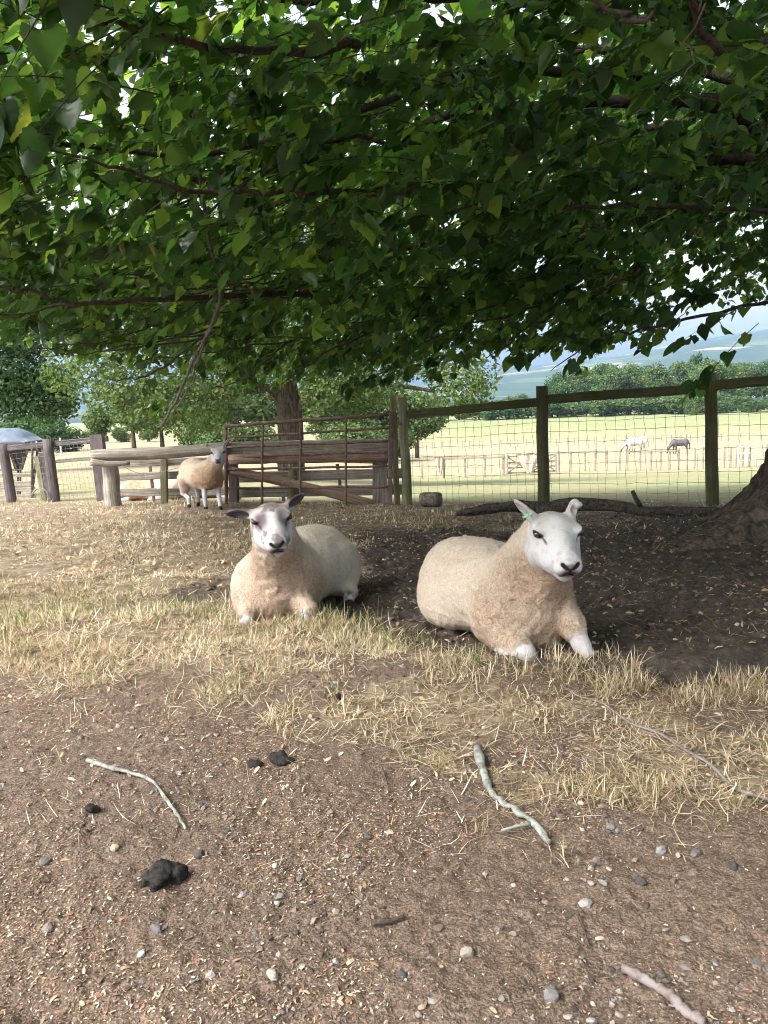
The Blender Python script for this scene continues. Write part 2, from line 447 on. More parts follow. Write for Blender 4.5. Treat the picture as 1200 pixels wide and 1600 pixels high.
def masks(x, y):
    """soil, grass, green, far at ground points"""
    P = np.stack([x, y, gz0(x, y)], -1)
    u, v, dep = project(P)
    front = dep > 0.3
    nz = fbm2(x, y, 2.2, 4, 11); nf = fbm2(x, y, 9.0, 3, 21)
    vb = np.interp(u, [-600, 0, 150, 300, 400, 560, 700, 800, 900, 1000, 1100, 1200, 1800],
                   [1050, 1062, 1080, 1098, 1140, 1180, 1190, 1205, 1225, 1235, 1240, 1258, 1300])
    vv = v + nz * 62 + nf * 52 + 22 * fbm2(x, y, 24.0, 2, 27)
    below = sstep(-16, 16, vv - vb)
    vs_ = np.interp(u, [545, 600, 660, 760, 930, 1000, 1100, 1200, 1800], [968, 985, 1008, 1035, 1050, 1064, 1078, 1062, 1100])
    uu = u + nz * 60
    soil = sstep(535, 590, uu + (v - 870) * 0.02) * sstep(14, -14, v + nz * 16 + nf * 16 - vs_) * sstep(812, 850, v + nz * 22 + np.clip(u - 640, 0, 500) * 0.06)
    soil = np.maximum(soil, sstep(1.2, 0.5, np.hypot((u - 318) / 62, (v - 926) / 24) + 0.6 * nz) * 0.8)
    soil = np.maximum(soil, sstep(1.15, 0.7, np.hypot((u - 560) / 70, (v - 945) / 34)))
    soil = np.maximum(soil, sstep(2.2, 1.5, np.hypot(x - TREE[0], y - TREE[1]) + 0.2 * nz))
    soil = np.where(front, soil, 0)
    grass = (1 - below) * (1 - soil)
    thin = sstep(820, 790, v + 25 * nf) * sstep(700, 800, u) * 0.5
    grass = grass * (1 - thin)
    bare = np.maximum(sstep(0.12, 0.5, fbm2(x, y, 1.1, 4, 5)) * 0.55 * sstep(1100, 1000, v), sstep(-.02, .30, fbm2(x, y, 2.7, 4, 7)) * .85 * sstep(975, 1040, v))
    grass = np.where(front, np.clip(grass * (1 - bare), 0, 1), 0)
    # beyond the fences
    yf = np.interp(u, [0, 170, 640, 1200], [12.8, 11.2, 10.2, 8.6])
    far = np.where(front, sstep(-0.5, 0.8, y - yf + nz * 0.6), 0)
    gr = np.interp(y, [8, 10, 12, 30, 40, 43, 60, 100, 125, 150, 185, 230], [0.25, 0.45, 0.62, 0.66, 0.55, 0.22, 0.2, 0.12, 0.25, 0.62, 0.85, 0.8])
    gl = np.interp(y, [8, 13, 16, 30, 60, 100, 130, 170], [0.2, 0.45, 0.45, 0.16, 0.1, 0.2, 0.6, 0.75])
    t = sstep(0.30, 0.52, u / 1200)
    return soil, grass, gl * (1 - t) + gr * t, far

def gz(x, y):
    x = np.asarray(x, float); y = np.asarray(y, float)
    soil, grass, _, far = masks(x, y)
    near = sstep(14, 6, np.hypot(x, y))
    z = gz0(x, y)
    z = z + near * (0.020 * fbm2(x, y, 2.6, 3, 31) + 0.008 * fbm2(x, y, 14, 3, 41) + soil * 0.040 * fbm2(x, y, 15, 3, 51) + grass * 0.026 * fbm2(x, y, 6, 3, 61))
    z = z + near * (1 - soil) * (1 - grass) * (0.0045 * noise2(x, y, 60, 71) + .012 * np.minimum(0, fbm2(x, y, 7, 2, 73) + .25) * 1.6)
    z = z + far * np.clip(np.hypot(x, y) / 60, 0, 1) * 0.12 * fbm2(x, y, 0.15, 3, 81)
    return z

def build_ground():
    r = [0.45]
    while r[-1] < 4500:
        q = r[-1]; r.append(q + max(0.006, min(q * q * 0.0030, q * 0.09)))
    r = np.array(r)
    fa = np.linspace(-math.radians(36), math.radians(36), 440)
    ba = np.linspace(math.radians(36), 2 * math.pi - math.radians(36), 46)[1:-1]
    a = np.concatenate([fa, ba]); na, nr = len(a), len(r)
    A, R_ = np.meshgrid(a, r)
    x = (np.sin(A) * R_).ravel(); y = (np.cos(A) * R_).ravel()
    z = gz(x, y); so, g, gn, fr = masks(x, y)
    V = np.stack([x, y, z], -1); V = np.vstack([V, [0, 0, 0]])
    c = np.stack([so, g, gn, fr], -1); c = np.vstack([c, [0, 0, 0, 0]])
    idx = np.arange(na * nr).reshape(nr, na)
    p = idx[:-1]; q = idx[1:]
    quads = np.stack([p, q, np.roll(q, -1, 1), np.roll(p, -1, 1)], -1).reshape(-1, 4)
    tri = np.stack([np.full(na, na * nr), idx[0], np.roll(idx[0], -1)], -1)
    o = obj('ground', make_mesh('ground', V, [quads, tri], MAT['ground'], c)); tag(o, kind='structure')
build_ground()

# far hills
def M_hill():
    s = NT('hill_land', 0.95, 0.1)
    co = s.mapping((1, 1, 0.2)); wob = s.noise(0.0022, 4, 0.6, co)
    v2 = s.n('ShaderNodeVectorMath', operation='ADD'); s.link(co, v2.inputs[0])
    sc_ = s.n('ShaderNodeVectorMath', operation='SCALE'); s.link(s.n('ShaderNodeCombineXYZ').outputs[0], sc_.inputs[0])
    cell = s.voronoi(0.0052, 'F1', s.mapping((1.0, 1.15, 0.5), co), 1)
    edge = s.voronoi(0.0052, 'DISTANCE_TO_EDGE', s.mapping((1.0, 1.15, 0.5), co), 0)
    sep = s.n('ShaderNodeSeparateColor'); s.link(cell, sep.inputs[0])
    fields = s.ramp(sep.outputs[0], [(0.0, (0.030, 0.050, 0.024)), (0.5, (0.036, 0.058, 0.028)), (0.55, (0.07, 0.09, 0.04)), (0.74, (0.12, 0.125, 0.06)), (0.78, (0.20, 0.175, 0.115)), (1.0, (0.27, 0.23, 0.155))])
    c = s.mix(s.ramp(edge, [(0.05, 1.0), (0.09, 0.0)]), fields, (0.024, 0.040, 0.020))
    c = s.mix(s.ramp(wob, [(0.52, 0.0), (0.56, 1.0)]), c, (0.026, 0.044, 0.022))
    s.color(c); return s.m
def build_hills():
    xs = np.linspace(-3300, 4300, 160); ys = np.concatenate([np.linspace(900, 3000, 40), np.linspace(3060, 4300, 60), np.linspace(4360, 4700, 10)])
    X, Y = np.meshgrid(xs, ys)
    crest = np.interp(X / Y * 1.0, [-0.6, 0.0, 0.033, 0.15, 0.25, 0.33, 0.40, 0.5, 0.8], [30, 42, 58, 122, 152, 186, 232, 276, 300])
    t = sstep(1100, 4100, Y)
    Z = -46 + (crest + 46) * t * np.where(Y > 4100, np.interp(Y, [4100, 7500], [1, 0.55]), 1)
    Z += t * (9 * fbm2(X, Y, 0.0017, 4, 91) + 2.5 * fbm2(X, Y, 0.012, 2, 95)) + 26 * np.exp(-((Y - 2300 - 300 * np.sin(X / 700)) / 420) ** 2) * sstep(-300, 900, X)
    idx = np.arange(X.size).reshape(X.shape)
    q = np.stack([idx[:-1, :-1], idx[:-1, 1:], idx[1:, 1:], idx[1:, :-1]], -1).reshape(-1, 4)
    o = obj('hill', make_mesh('hill', np.stack([X, Y, Z], -1).reshape(-1, 3), [q], M_hill())); tag(o, kind='structure')
build_hills()

# haze in the air
def build_haze():
    V = np.array([[x, y, z] for z in (-75, 330) for y in (-5000, 5000) for x in (-5000, 5000)], float)
    q = np.array([[0, 2, 3, 1], [4, 5, 7, 6], [0, 1, 5, 4], [2, 6, 7, 3], [0, 4, 6, 2], [1, 3, 7, 5]])
    m = bpy.data.materials.new('haze_air'); m.use_nodes = True; t = m.node_tree; t.nodes.clear()
    o_ = t.nodes.new('ShaderNodeOutputMaterial'); p = t.nodes.new('ShaderNodeVolumePrincipled')
    p.inputs['Color'].default_value = (0.42, 0.63, 1.0, 1); p.inputs['Density'].default_value = 1.1e-4; p.inputs['Anisotropy'].default_value = 0.1
    t.links.new(p.outputs[0], o_.inputs['Volume'])
    o = obj('haze', make_mesh('haze', V, [q], m, smooth=False)); tag(o, kind='stuff')
build_haze()

# ------------------------------------------------------------------ grass, litter, stones
def blades(pos, yaw, length, width, lean, curl, col):
    n = len(pos); k = 4
    t = np.linspace(0, 1, k)
    ang = lean[:, None] + curl[:, None] * t[None]          # from vertical
    seg = length[:, None] / (k - 1)
    dx = np.cumsum(np.concatenate([np.zeros((n, 1)), np.sin(ang[:, :-1]) * seg], 1), 1)
    dz = np.cumsum(np.concatenate([np.zeros((n, 1)), np.cos(ang[:, :-1]) * seg], 1), 1)
    cx, sx = np.cos(yaw)[:, None], np.sin(yaw)[:, None]
    ctr = np.stack([pos[:, 0:1] + dx * cx, pos[:, 1:2] + dx * sx, pos[:, 2:3] + np.maximum(dz, 0.004 * t)], -1)
    wd = width[:, None] * np.array([0.8, 1.0, 0.75, 0.0])[None] * 0.5
    ph = yaw + rng.uniform(-0.9, 0.9, n) + np.pi / 2
    side = np.stack([np.cos(ph), np.sin(ph), np.zeros(n)], -1)[:, None, :] * wd[..., None]
    L = ctr - side; R_ = ctr + side
    V = np.concatenate([np.stack([L[:, :3], R_[:, :3]], 2).reshape(n, 6, 3), ctr[:, 3:4]], 1)
    off = (np.arange(n) * 7)[:, None, None]
    Q = (np.array([[0, 1, 3, 2], [2, 3, 5, 4]])[None] + off).reshape(-1, 4)
    T = (np.array([[4, 5, 6]])[None] + off).reshape(-1, 3)
    return V.reshape(-1, 3), [Q, T], np.repeat(col, 7, axis=0)

def spread_x(y, pad):
    """columns across the picture's width at depth y, thinning out to either side of it"""
    t = rng.uniform(-1, 1, len(y)); xw = 0.56 * y + pad; a = np.abs(t)
    return np.sign(t) * np.where(a < .8, a / .8 * xw, xw + (a - .8) / .2 * 1.0)
STRAW = np.array([[0.58, 0.455, 0.295], [0.67, 0.56, 0.395], [0.46, 0.335, 0.21], [0.75, 0.665, 0.51], [0.32, 0.225, 0.145]])
GREEN = np.array([[0.17, 0.20, 0.055], [0.24, 0.25, 0.085], [0.12, 0.165, 0.045]])
def build_grass():
    bag = Bag()
    def zone(nc, y0, y1, spread, nb, lmin, lmax, wid, power):
        u_ = rng.uniform(0, 1, nc)
        y = (y0 ** power + u_ * (y1 ** power - y0 ** power)) ** (1 / power)
        x = spread_x(y, 0.25)
        so, g, _, fr = masks(x, y)
        prob = g * (1 - fr) * (0.12 + 1.1 * sstep(-0.22, 0.30, fbm2(x, y, 3.6, 4, 131)))
        P = np.stack([x, y, gz0(x, y)], -1); u, v, _ = project(P)
        keep = rng.uniform(0, 1, nc) < prob
        x, y, u, v = x[keep], y[keep], u[keep], v[keep]
        m = len(x)
        tall = 0.6 + 0.8 * sstep(-0.4, 0.5, noise2(x, y, 1.6, 141))
        lipp = sstep(1060, 980, v) * 0.35 + 0.75
        k = rng.integers(max(2, nb // 2), nb + nb // 2, m)
        ci = np.repeat(np.arange(m), k); n = len(ci)
        px = x[ci] + rng.normal(0, spread, n); py = y[ci] + rng.normal(0, spread, n)
        # no blades under the sheep
        under = (np.hypot((px - 0.50) / 0.33, (py - 3.45) / 0.46) < 1) | (np.hypot((px + 0.52) / 0.28, (py - 4.1) / 0.42) < 1)
        px, py, ci = px[~under], py[~under], ci[~under]; n = len(px)
        pos = np.stack([px, py, gz(px, py) - 0.004], -1)
        gp = np.clip(0.06 + 0.30 * sstep(-0.1, 0.5, noise2(px, py, 1.3, 151)) * sstep(900, 960, v[ci]) * sstep(1090, 1030, v[ci]) + 0.12 * sstep(0.1, 0.6, noise2(px, py, 2.7, 155)), 0, 1)
        isg = rng.uniform(0, 1, n) < gp
        col = STRAW[rng.choice(5, n, p=[.24, .26, .18, .2, .12])]; col[isg] = GREEN[rng.integers(0, len(GREEN), isg.sum())]
        pt = fbm2(px, py, 1.7, 3, 161)[:, None]; col = col * (1 + np.clip(pt, -.5, .5) * np.array([.55, .65, .8])) * rng.uniform(0.7, 1.15, (n, 1))
        ln = rng.uniform(lmin, lmax, n) * tall[ci] * np.where(isg, 1.1, 1.0)
        lean = np.where(isg, rng.normal(0.6, 0.35, n), rng.normal(1.18, 0.38, n)); curl = rng.normal(0.45, 1.0, n)
        bag.add(*blades(pos, rng.uniform(0, 2 * np.pi, n), ln, wid * rng.uniform(0.6, 1.4, n), lean, curl, col))
    zone(8000, 1.80, 3.3, 0.024, 14, 0.030, 0.085, 0.0028, 1.0)
    zone(7600, 3.1, 5.0, 0.04, 12, 0.035, 0.10, 0.0036, 1.0)
    zone(11500, 4.7, 12.8, 0.08, 10, 0.025, 0.075, 0.0065, 0.6)
    # flattened straw lying between the tufts
    def thatch(nc, y0, y1, wid, sh):
        y = rng.uniform(y0, y1, nc); x = spread_x(y, .15); so, g, _, fr = masks(x, y + sh)
        k = rng.uniform(0, 1, nc) < g * (1 - fr) * (.9 if not sh else .6); x, y = x[k], y[k]; n = len(x)
        col = STRAW[rng.integers(0, 5, n)] * rng.uniform(.6, 1.15, (n, 1))
        bag.add(*blades(np.stack([x, y, gz(x, y) + .003], -1), rng.uniform(0, 6.28, n), rng.uniform(.03, .10, n), wid * rng.uniform(.6, 1.6, n), rng.normal(1.47, .10, n), rng.normal(.0, .5, n), col))
    thatch(26000, 1.75, 4.6, .0030, 0); thatch(7000, 1.6, 3.2, .0028, .16); thatch(16000, 4.4, 11.5, .0060, 0)
    # ragged tufts in front of the right sheep and strays below the grass edge
    def tufts(pix, nb, spread, lmin, lmax, gfrac):
        ray = np.array([at(u, v, 1.0) - CAM for u, v in pix]); P = CAM + ray * (1.05 / -ray[:, 2:3])
        ci = np.repeat(np.arange(len(P)), nb); n = len(ci)
        px = P[ci, 0] + rng.normal(0, spread, n); py = P[ci, 1] + rng.normal(0, spread, n)
        isg = rng.uniform(0, 1, n) < gfrac; col = STRAW[rng.integers(0, 5, n)]; col[isg] = GREEN[rng.integers(0, 3, isg.sum())]
        bag.add(*blades(np.stack([px, py, gz(px, py) - .004], -1), rng.uniform(0, 6.28, n), rng.uniform(lmin, lmax, n), .0028 * rng.uniform(.6, 1.4, n), rng.normal(.7, .4, n), rng.normal(.6, .7, n), col * rng.uniform(.75, 1.15, (n, 1))))
    tufts([(rng.uniform(650, 1010), rng.uniform(1038, 1075)) for _ in range(42)], 24, .032, .03, .11, .12)
    tufts([(rng.uniform(345, 560), rng.uniform(968, 992)) for _ in range(60)], 22, .024, .035, .085, .25)
    tufts([(960, 1070), (985, 1062), (1000, 1075), (950, 1085), (975, 1080)], 60, .02, .06, .13, .08)
    tufts([(rng.uniform(1060, 1200), rng.uniform(1070, 1100)) for _ in range(30)], 26, .025, .04, .10, .1)
    tufts([(920, 1225), (940, 1240), (905, 1245), (960, 1255), (1050, 1275), (1120, 1295), (745, 1290), (885, 1335), (640, 1185), (450, 1150), (430, 1140), (270, 1100), (130, 1110)], 24, .022, .025, .065, .3)
    # a few strands on the bare dirt
    nc = 150; y = rng.uniform(1.6, 2.9, nc); x = rng.uniform(-1, 1, nc) * 0.55 * y
    ci = np.repeat(np.arange(nc), 3)
    px = x[ci] + rng.normal(0, 0.02, len(ci)); py = y[ci] + rng.normal(0, 0.02, len(ci))
    n = len(px); col = STRAW[rng.integers(0, 4, n)]
    bag.add(*blades(np.stack([px, py, gz(px, py)], -1), rng.uniform(0, 6.28, n), rng.uniform(0.02, 0.07, n), np.full(n, 0.0024), rng.normal(1.35, 0.2, n), rng.normal(0, 0.5, n), col))
    # loose hay on the dark soil
    nc = 6000; y = rng.uniform(3.1, 8.3, nc); x = rng.uniform(-0.4, 0.6, nc) * y
    so = masks(x, y)[0]; k = rng.uniform(0, 1, nc) < so * (0.14 + 0.86 * sstep(-0.1, 0.35, fbm2(x, y, 2.3, 3, 171)))
    x, y = x[k], y[k]; n = len(x); col = STRAW[rng.integers(0, 5, n)] * rng.uniform(0.45, 0.95, (n, 1))
    bag.add(*blades(np.stack([x, y, gz(x, y) + 0.004], -1), rng.uniform(0, 6.28, n), rng.uniform(0.03, 0.10, n), 0.0035 * rng.uniform(0.7, 1.5, n), rng.normal(1.45, 0.12, n), rng.normal(0.1, 0.5, n), col))
    o = obj('grass', bag.mesh('grass', MAT['grass'], False)); tag(o, 'dry straw coloured grass with green blades around the two lying sheep', 'grass', kind='stuff')
build_grass()

PHI = (1 + 5 ** .5) / 2
ICO_V = np.array([[-1, PHI, 0], [1, PHI, 0], [-1, -PHI, 0], [1, -PHI, 0], [0, -1, PHI], [0, 1, PHI], [0, -1, -PHI], [0, 1, -PHI], [PHI, 0, -1], [PHI, 0, 1], [-PHI, 0, -1], [-PHI, 0, 1]]) / 1.902
ICO_F = np.array([[0, 11, 5], [0, 5, 1], [0, 1, 7], [0, 7, 10], [0, 10, 11], [1, 5, 9], [5, 11, 4], [11, 10, 2], [10, 7, 6], [7, 1, 8], [3, 9, 4], [3, 4, 2], [3, 2, 6], [3, 6, 8], [3, 8, 9], [4, 9, 5], [2, 4, 11], [6, 2, 10], [8, 6, 7], [9, 8, 1]])
OCT_V = np.array([[1, .2, .1], [-1, -.1, .2], [.1, 1, -.2], [-.2, -1, .1], [.2, .1, 1], [-.1, .2, -1.0]])
OCT_F = np.array([[0, 2, 4], [2, 1, 4], [1, 3, 4], [3, 0, 4], [2, 0, 5], [1, 2, 5], [3, 1, 5], [0, 3, 5]])
def rock_template(seed, rough=0.22):
    r = np.random.default_rng(seed)
    return ICO_V * (1 + r.normal(0, rough, (12, 1))) * np.array([1.0, 0.8, 0.62])

def build_gravel():
    bag = Bag()
    def stones(n, y0, y1, smin, smax, cols, wfun=None, dark=1.0):
        y = rng.uniform(y0, y1, n); x = spread_x(y, 0.1)
        if wfun is not None:
            k = rng.uniform(0, 1, n) < wfun(x, y); x, y = x[k], y[k]
        per = np.array_split(np.arange(len(x)), 8)
        for j, ix in enumerate(per):
            m = len(ix)
            if not m: continue
            s = np.exp(rng.uniform(math.log(smin), math.log(smax), m)) * 0.5
            c = cols[rng.integers(0, len(cols), m)] * rng.uniform(0.7, 1.25, (m, 1)) * dark
            P = np.stack([x[ix], y[ix], gz(x[ix], y[ix]) + s * 0.12], -1)
            tv, tf = (rock_template(100 + j), ICO_F) if smax > .011 else (OCT_V * (1 + np.random.default_rng(200 + j).normal(0, .2, (6, 1))) * np.array([1, .8, .65]), OCT_F)
            bag.add(*scatter(tv, [tf], P, rot_yaw(m, 0.35), s, c))
    greys = np.array([[0.17, 0.155, 0.145], [0.12, 0.11, 0.105], [0.24, 0.215, 0.20], [0.085, 0.075, 0.07], [0.30, 0.24, 0.20], [0.20, 0.15, 0.12]])
    clump = lambda x, y: (1 - masks(x, y)[0]) * (0.10 + 0.90 * sstep(-0.12, 0.4, fbm2(x, y, 3.0, 4, 191))) * (1 - 0.75 * masks(x, y)[1])
    stones(17000, 0.95, 3.0, 0.003, 0.010, greys * 1.1, clump)
    stones(1900, 0.95, 3.0, 0.009, 0.022, greys * 1.15, clump)
    stones(170, 0.95, 3.0, 0.014, 0.026, np.array([[.07, .055, .045], [.11, .085, .068], [.05, .042, .036], [.17, .15, .135]]), lambda x, y: (1 - masks(x, y)[0]) * sstep(.05, .35, fbm2(x, y, 2.2, 3, 195)))
    clods = np.array([[0.05, 0.038, 0.030], [0.075, 0.055, 0.043], [0.035, 0.028, 0.024], [0.11, 0.08, 0.062]])
    stones(3500, 0.95, 2.9, 0.004, 0.016, clods * 1.9, clump)
    stones(7500, 3.0, 8.5, 0.010, 0.045, clods * 1.5, lambda x, y: masks(x, y)[0])
    stones(350, 3.0, 8.0, 0.01, 0.03, greys * 1.5, lambda x, y: masks(x, y)[0])
    o = obj('gravel', bag.mesh('gravel', MAT['stone'], False)); tag(o, 'small grey stones and soil crumbs strewn over the bare dirt', 'gravel', kind='stuff')
build_gravel()

def build_litter():
    bag = Bag()
    chipV = np.array([[-1, -.45, 0], [0, -.6, .12], [1, -.3, 0], [1.05, .35, .02], [0, .55, .16], [-.9, .4, .02]])
    chipP = [np.array([[0, 1, 4, 5], [1, 2, 3, 4]])]
    def chips(n, y0, y1, smin, smax, cols, wfun, lift=0.002, tilt=0.35, flat=1.0):
        y = rng.uniform(y0, y1, n); x = spread_x(y, 0.1)
        k = rng.uniform(0, 1, n) < wfun(x, y); x, y = x[k], y[k]; m = len(x)
        s = rng.uniform(smin, smax, m) * 0.5
        sc = np.stack([s, s * rng.uniform(0.35, 1.0, m), s * rng.uniform(0.5, 2.2, m) * flat], -1)
        c = cols[rng.integers(0, len(cols), m)] * rng.uniform(0.7, 1.2, (m, 1))
        bag.add(*scatter(chipV, chipP, np.stack([x, y, gz(x, y) + lift + s * 0.15], -1), rot_yaw(m, tilt), sc, c))
    husk = np.array([[0.36, 0.20, 0.125], [0.44, 0.28, 0.18], [0.27, 0.15, 0.095], [0.50, 0.38, 0.27], [0.34, 0.25, 0.18], [0.56, 0.47, 0.36], [0.22, 0.17, 0.13], [0.18, 0.13, 0.10]])
    pale = np.array([[0.60, 0.47, 0.29], [0.52, 0.38, 0.21], [0.66, 0.56, 0.40], [0.42, 0.28, 0.15], [0.46, 0.37, 0.24]])
    fore = lambda x, y: (1 - masks(x, y)[0]) * (1 - 0.8 * masks(x, y)[1]) * (0.10 + 0.90 * sstep(-0.18, 0.34, fbm2(x, y, 2.6, 4, 211)))
    chips(80000, 0.95, 2.9, 0.003, 0.0085, husk, fore)
    chips(3000, 0.95, 2.9, 0.007, 0.018, husk * 0.9, fore)
    edge = lambda x, y: masks(x, y)[1] * sstep(3.7, 2.7, y) * (0.35 + 0.65 * sstep(-0.1, 0.4, fbm2(x, y, 3.1, 3, 221)))
    chips(4200, 2.0, 3.8, 0.006, 0.026, pale * 0.72, edge, 0.006, 0.9)
    chips(700, 1.9, 2.8, 0.008, 0.024, pale * 0.8, lambda x, y: 0.5 + 0 * x, 0.004, 0.6)
    soilw = lambda x, y: masks(x, y)[0] * (0.25 + 0.75 * sstep(-0.2, 0.4, fbm2(x, y, 1.9, 3, 231)))
    chips(13000, 3.0, 8.4, 0.005, 0.034, pale * 0.85, soilw, 0.006, 0.6)
    chips(3500, 3.0, 8.4, 0.010, 0.030, husk * 0.45, soilw, 0.006, 0.5)
    back = lambda x, y: masks(x, y)[1] * 0.6
    chips(2500, 5.0, 9.5, 0.02, 0.06, pale, back, 0.006, 0.4)
    o = obj('litter', bag.mesh('litter', MAT['litter'], False)); tag(o, 'fallen husks, chips and dead leaf scraps on the ground', 'litter', kind='stuff')
build_litter()
# ------------------------------------------------------------------ implicit bodies (sheep, horses)
class Field:
    def __init__(s, ax, ay, az):
        s.ax = [np.asarray(a) for a in (ax, ay, az)]
        s.D = np.full([len(a) for a in s.ax], 1.0, dtype=np.float32)
        s.prims = []
    def _box(s, lo, hi):
        sl = []
        for k in range(3):
            i0 = max(0, np.searchsorted(s.ax[k], lo[k]) - 1); i1 = min(len(s.ax[k]), np.searchsorted(s.ax[k], hi[k]) + 1)
            sl.append(slice(i0, max(i1, i0 + 1)))
        return tuple(sl)
    def _grid(s, sl):
        X, Y, Z = np.meshgrid(*[s.ax[k][sl[k]] for k in range(3)], indexing='ij'); return np.stack([X, Y, Z], -1)
    def _apply(s, fn, lo, hi, k, sub):
        mg = 3 * k + 0.03
        sl = s._box(lo - mg, hi + mg); P = s._grid(sl); d = fn(P); D = s.D[sl]
        if sub:
            d = -d; h = np.clip(0.5 - 0.5 * (d - D) / k, 0, 1); s.D[sl] = d * (1 - h) + D * h + k * h * (1 - h)
        else:
            h = np.clip(0.5 + 0.5 * (D - d) / k, 0, 1); s.D[sl] = D * (1 - h) + d * h - k * h * (1 - h)
    def cap(s, a, b, ra, rb, k=0.03, tagname='wool', sub=False):
        a = np.asarray(a, float); b = np.asarray(b, float); ba = b - a; L = ba @ ba + 1e-9
        def fn(P):
            t = np.clip(((P - a) @ ba) / L, 0, 1)
            return np.linalg.norm(P - a - t[..., None] * ba, axis=-1) - (ra + t * (rb - ra))
        r = max(ra, rb); s._apply(fn, np.minimum(a, b) - r, np.maximum(a, b) + r, k, sub)
        if not sub: s.prims.append((tagname, fn))
    def ell(s, c, rad, R=None, k=0.03, tagname='wool', sub=False):
        c = np.asarray(c, float); rad = np.asarray(rad, float); R = np.eye(3) if R is None else np.asarray(R)   # columns = axes
        def fn(P):
            q = (P - c) @ R
            k0 = np.linalg.norm(q / rad, axis=-1); k1 = np.linalg.norm(q / rad ** 2, axis=-1) + 1e-9
            return k0 * (k0 - 1) / k1
        ext = np.sqrt(((R * rad) ** 2).sum(1)); s._apply(fn, c - ext, c + ext, k, sub)
        if not sub: s.prims.append((tagname, fn))
    def dist(s, V, tagname):
        d = np.full(len(V), 9.0)
        for t, fn in s.prims:
            if t == tagname: d = np.minimum(d, fn(V))
        return d
    def mesh(s):
        D = s.D; ins = D < 0
        nx, ny, nz = D.shape
        cs = np.zeros((nx - 1, ny - 1, nz - 1), np.int8)
        for i in (0, 1):
            for j in (0, 1):
                for k in (0, 1): cs += ins[i:nx - 1 + i, j:ny - 1 + j, k:nz - 1 + k]
        act = (cs > 0) & (cs < 8)
        ci = np.argwhere(act); vid = np.full(act.shape, -1, np.int64); vid[act] = np.arange(len(ci))
        acc = np.zeros((len(ci), 3)); cnt = np.zeros(len(ci))
        corners = [(i, j, k) for i in (0, 1) for j in (0, 1) for k in (0, 1)]
        for a in corners:
            for ax in range(3):
                if a[ax]: continue
                b = list(a); b[ax] = 1
                da = D[ci[:, 0] + a[0], ci[:, 1] + a[1], ci[:, 2] + a[2]]; db = D[ci[:, 0] + b[0], ci[:, 1] + b[1], ci[:, 2] + b[2]]
                m = (da < 0) != (db < 0); t = np.where(m, da / np.where(m, da - db, 1), 0)
                p = np.tile(np.array(a, float), (len(ci), 1)); p[:, ax] += t
                acc[m] += p[m]; cnt[m] += 1
        g = ci + acc / cnt[:, None]
        V = np.stack([np.interp(g[:, k], np.arange(len(s.ax[k])), s.ax[k]) for k in range(3)], -1)
        quads = []
        for ax in range(3):
            o1, o2 = [(1, 2), (2, 0), (0, 1)][ax]
            sa = [slice(None)] * 3; sb = [slice(None)] * 3; sa[ax] = slice(0, -1); sb[ax] = slice(1, None)
            A = ins[tuple(sa)]; B = ins[tuple(sb)]
            e = np.argwhere(A != B)
            e = e[(e[:, o1] > 0) & (e[:, o2] > 0) & (e[:, o1] < D.shape[o1] - 1) & (e[:, o2] < D.shape[o2] - 1)]
            fl = A[e[:, 0], e[:, 1], e[:, 2]]
            def cell(d1, d2):
                c = e.copy(); c[:, o1] -= d1; c[:, o2] -= d2; return vid[c[:, 0], c[:, 1], c[:, 2]]
            q = np.stack([cell(1, 1), cell(0, 1), cell(0, 0), cell(1, 0)], -1)
            q[~fl] = q[~fl][:, ::-1]; quads.append(q)
        Q = np.vstack(quads); Q = Q[(Q >= 0).all(1)]
        return V, Q

def axis(lo, hi, flo, fhi, coarse, fine):
    a = [np.arange(lo, flo, coarse), np.arange(flo, fhi, fine), np.arange(fhi, hi + coarse, coarse)]
    return np.unique(np.round(np.concatenate(a), 6))

def relax(V, Q, it=2, w=0.5):
    e = np.vstack([Q[:, [0, 1]], Q[:, [1, 2]], Q[:, [2, 3]], Q[:, [3, 0]]])
    for _ in range(it):
        acc = np.zeros_like(V); cnt = np.zeros(len(V))
        np.add.at(acc, e[:, 0], V[e[:, 1]]); np.add.at(cnt, e[:, 0], 1)
        V = V * (1 - w) + w * acc / np.maximum(cnt, 1)[:, None]
    return V

def normals(V, Q):
    n = np.cross(V[Q[:, 2]] - V[Q[:, 0]], V[Q[:, 3]] - V[Q[:, 1]])
    N = np.zeros_like(V)
    for k in range(4): np.add.at(N, Q[:, k], n)
    return N / (np.linalg.norm(N, axis=1)[:, None] + 1e-12)

def frame(fwd, roll_deg=0.0):
    """columns: side (to the viewer's right when it faces the viewer), forward, up"""
    f = np.asarray(fwd, float); f /= np.linalg.norm(f)
    s_ = np.cross([0, 0, 1.0], f); s_ /= np.linalg.norm(s_); u_ = np.cross(f, s_)
    a = math.radians(roll_deg); s2 = s_ * math.cos(a) + u_ * math.sin(a); u2 = u_ * math.cos(a) - s_ * math.sin(a)
    return np.stack([s2, f, u2], -1)

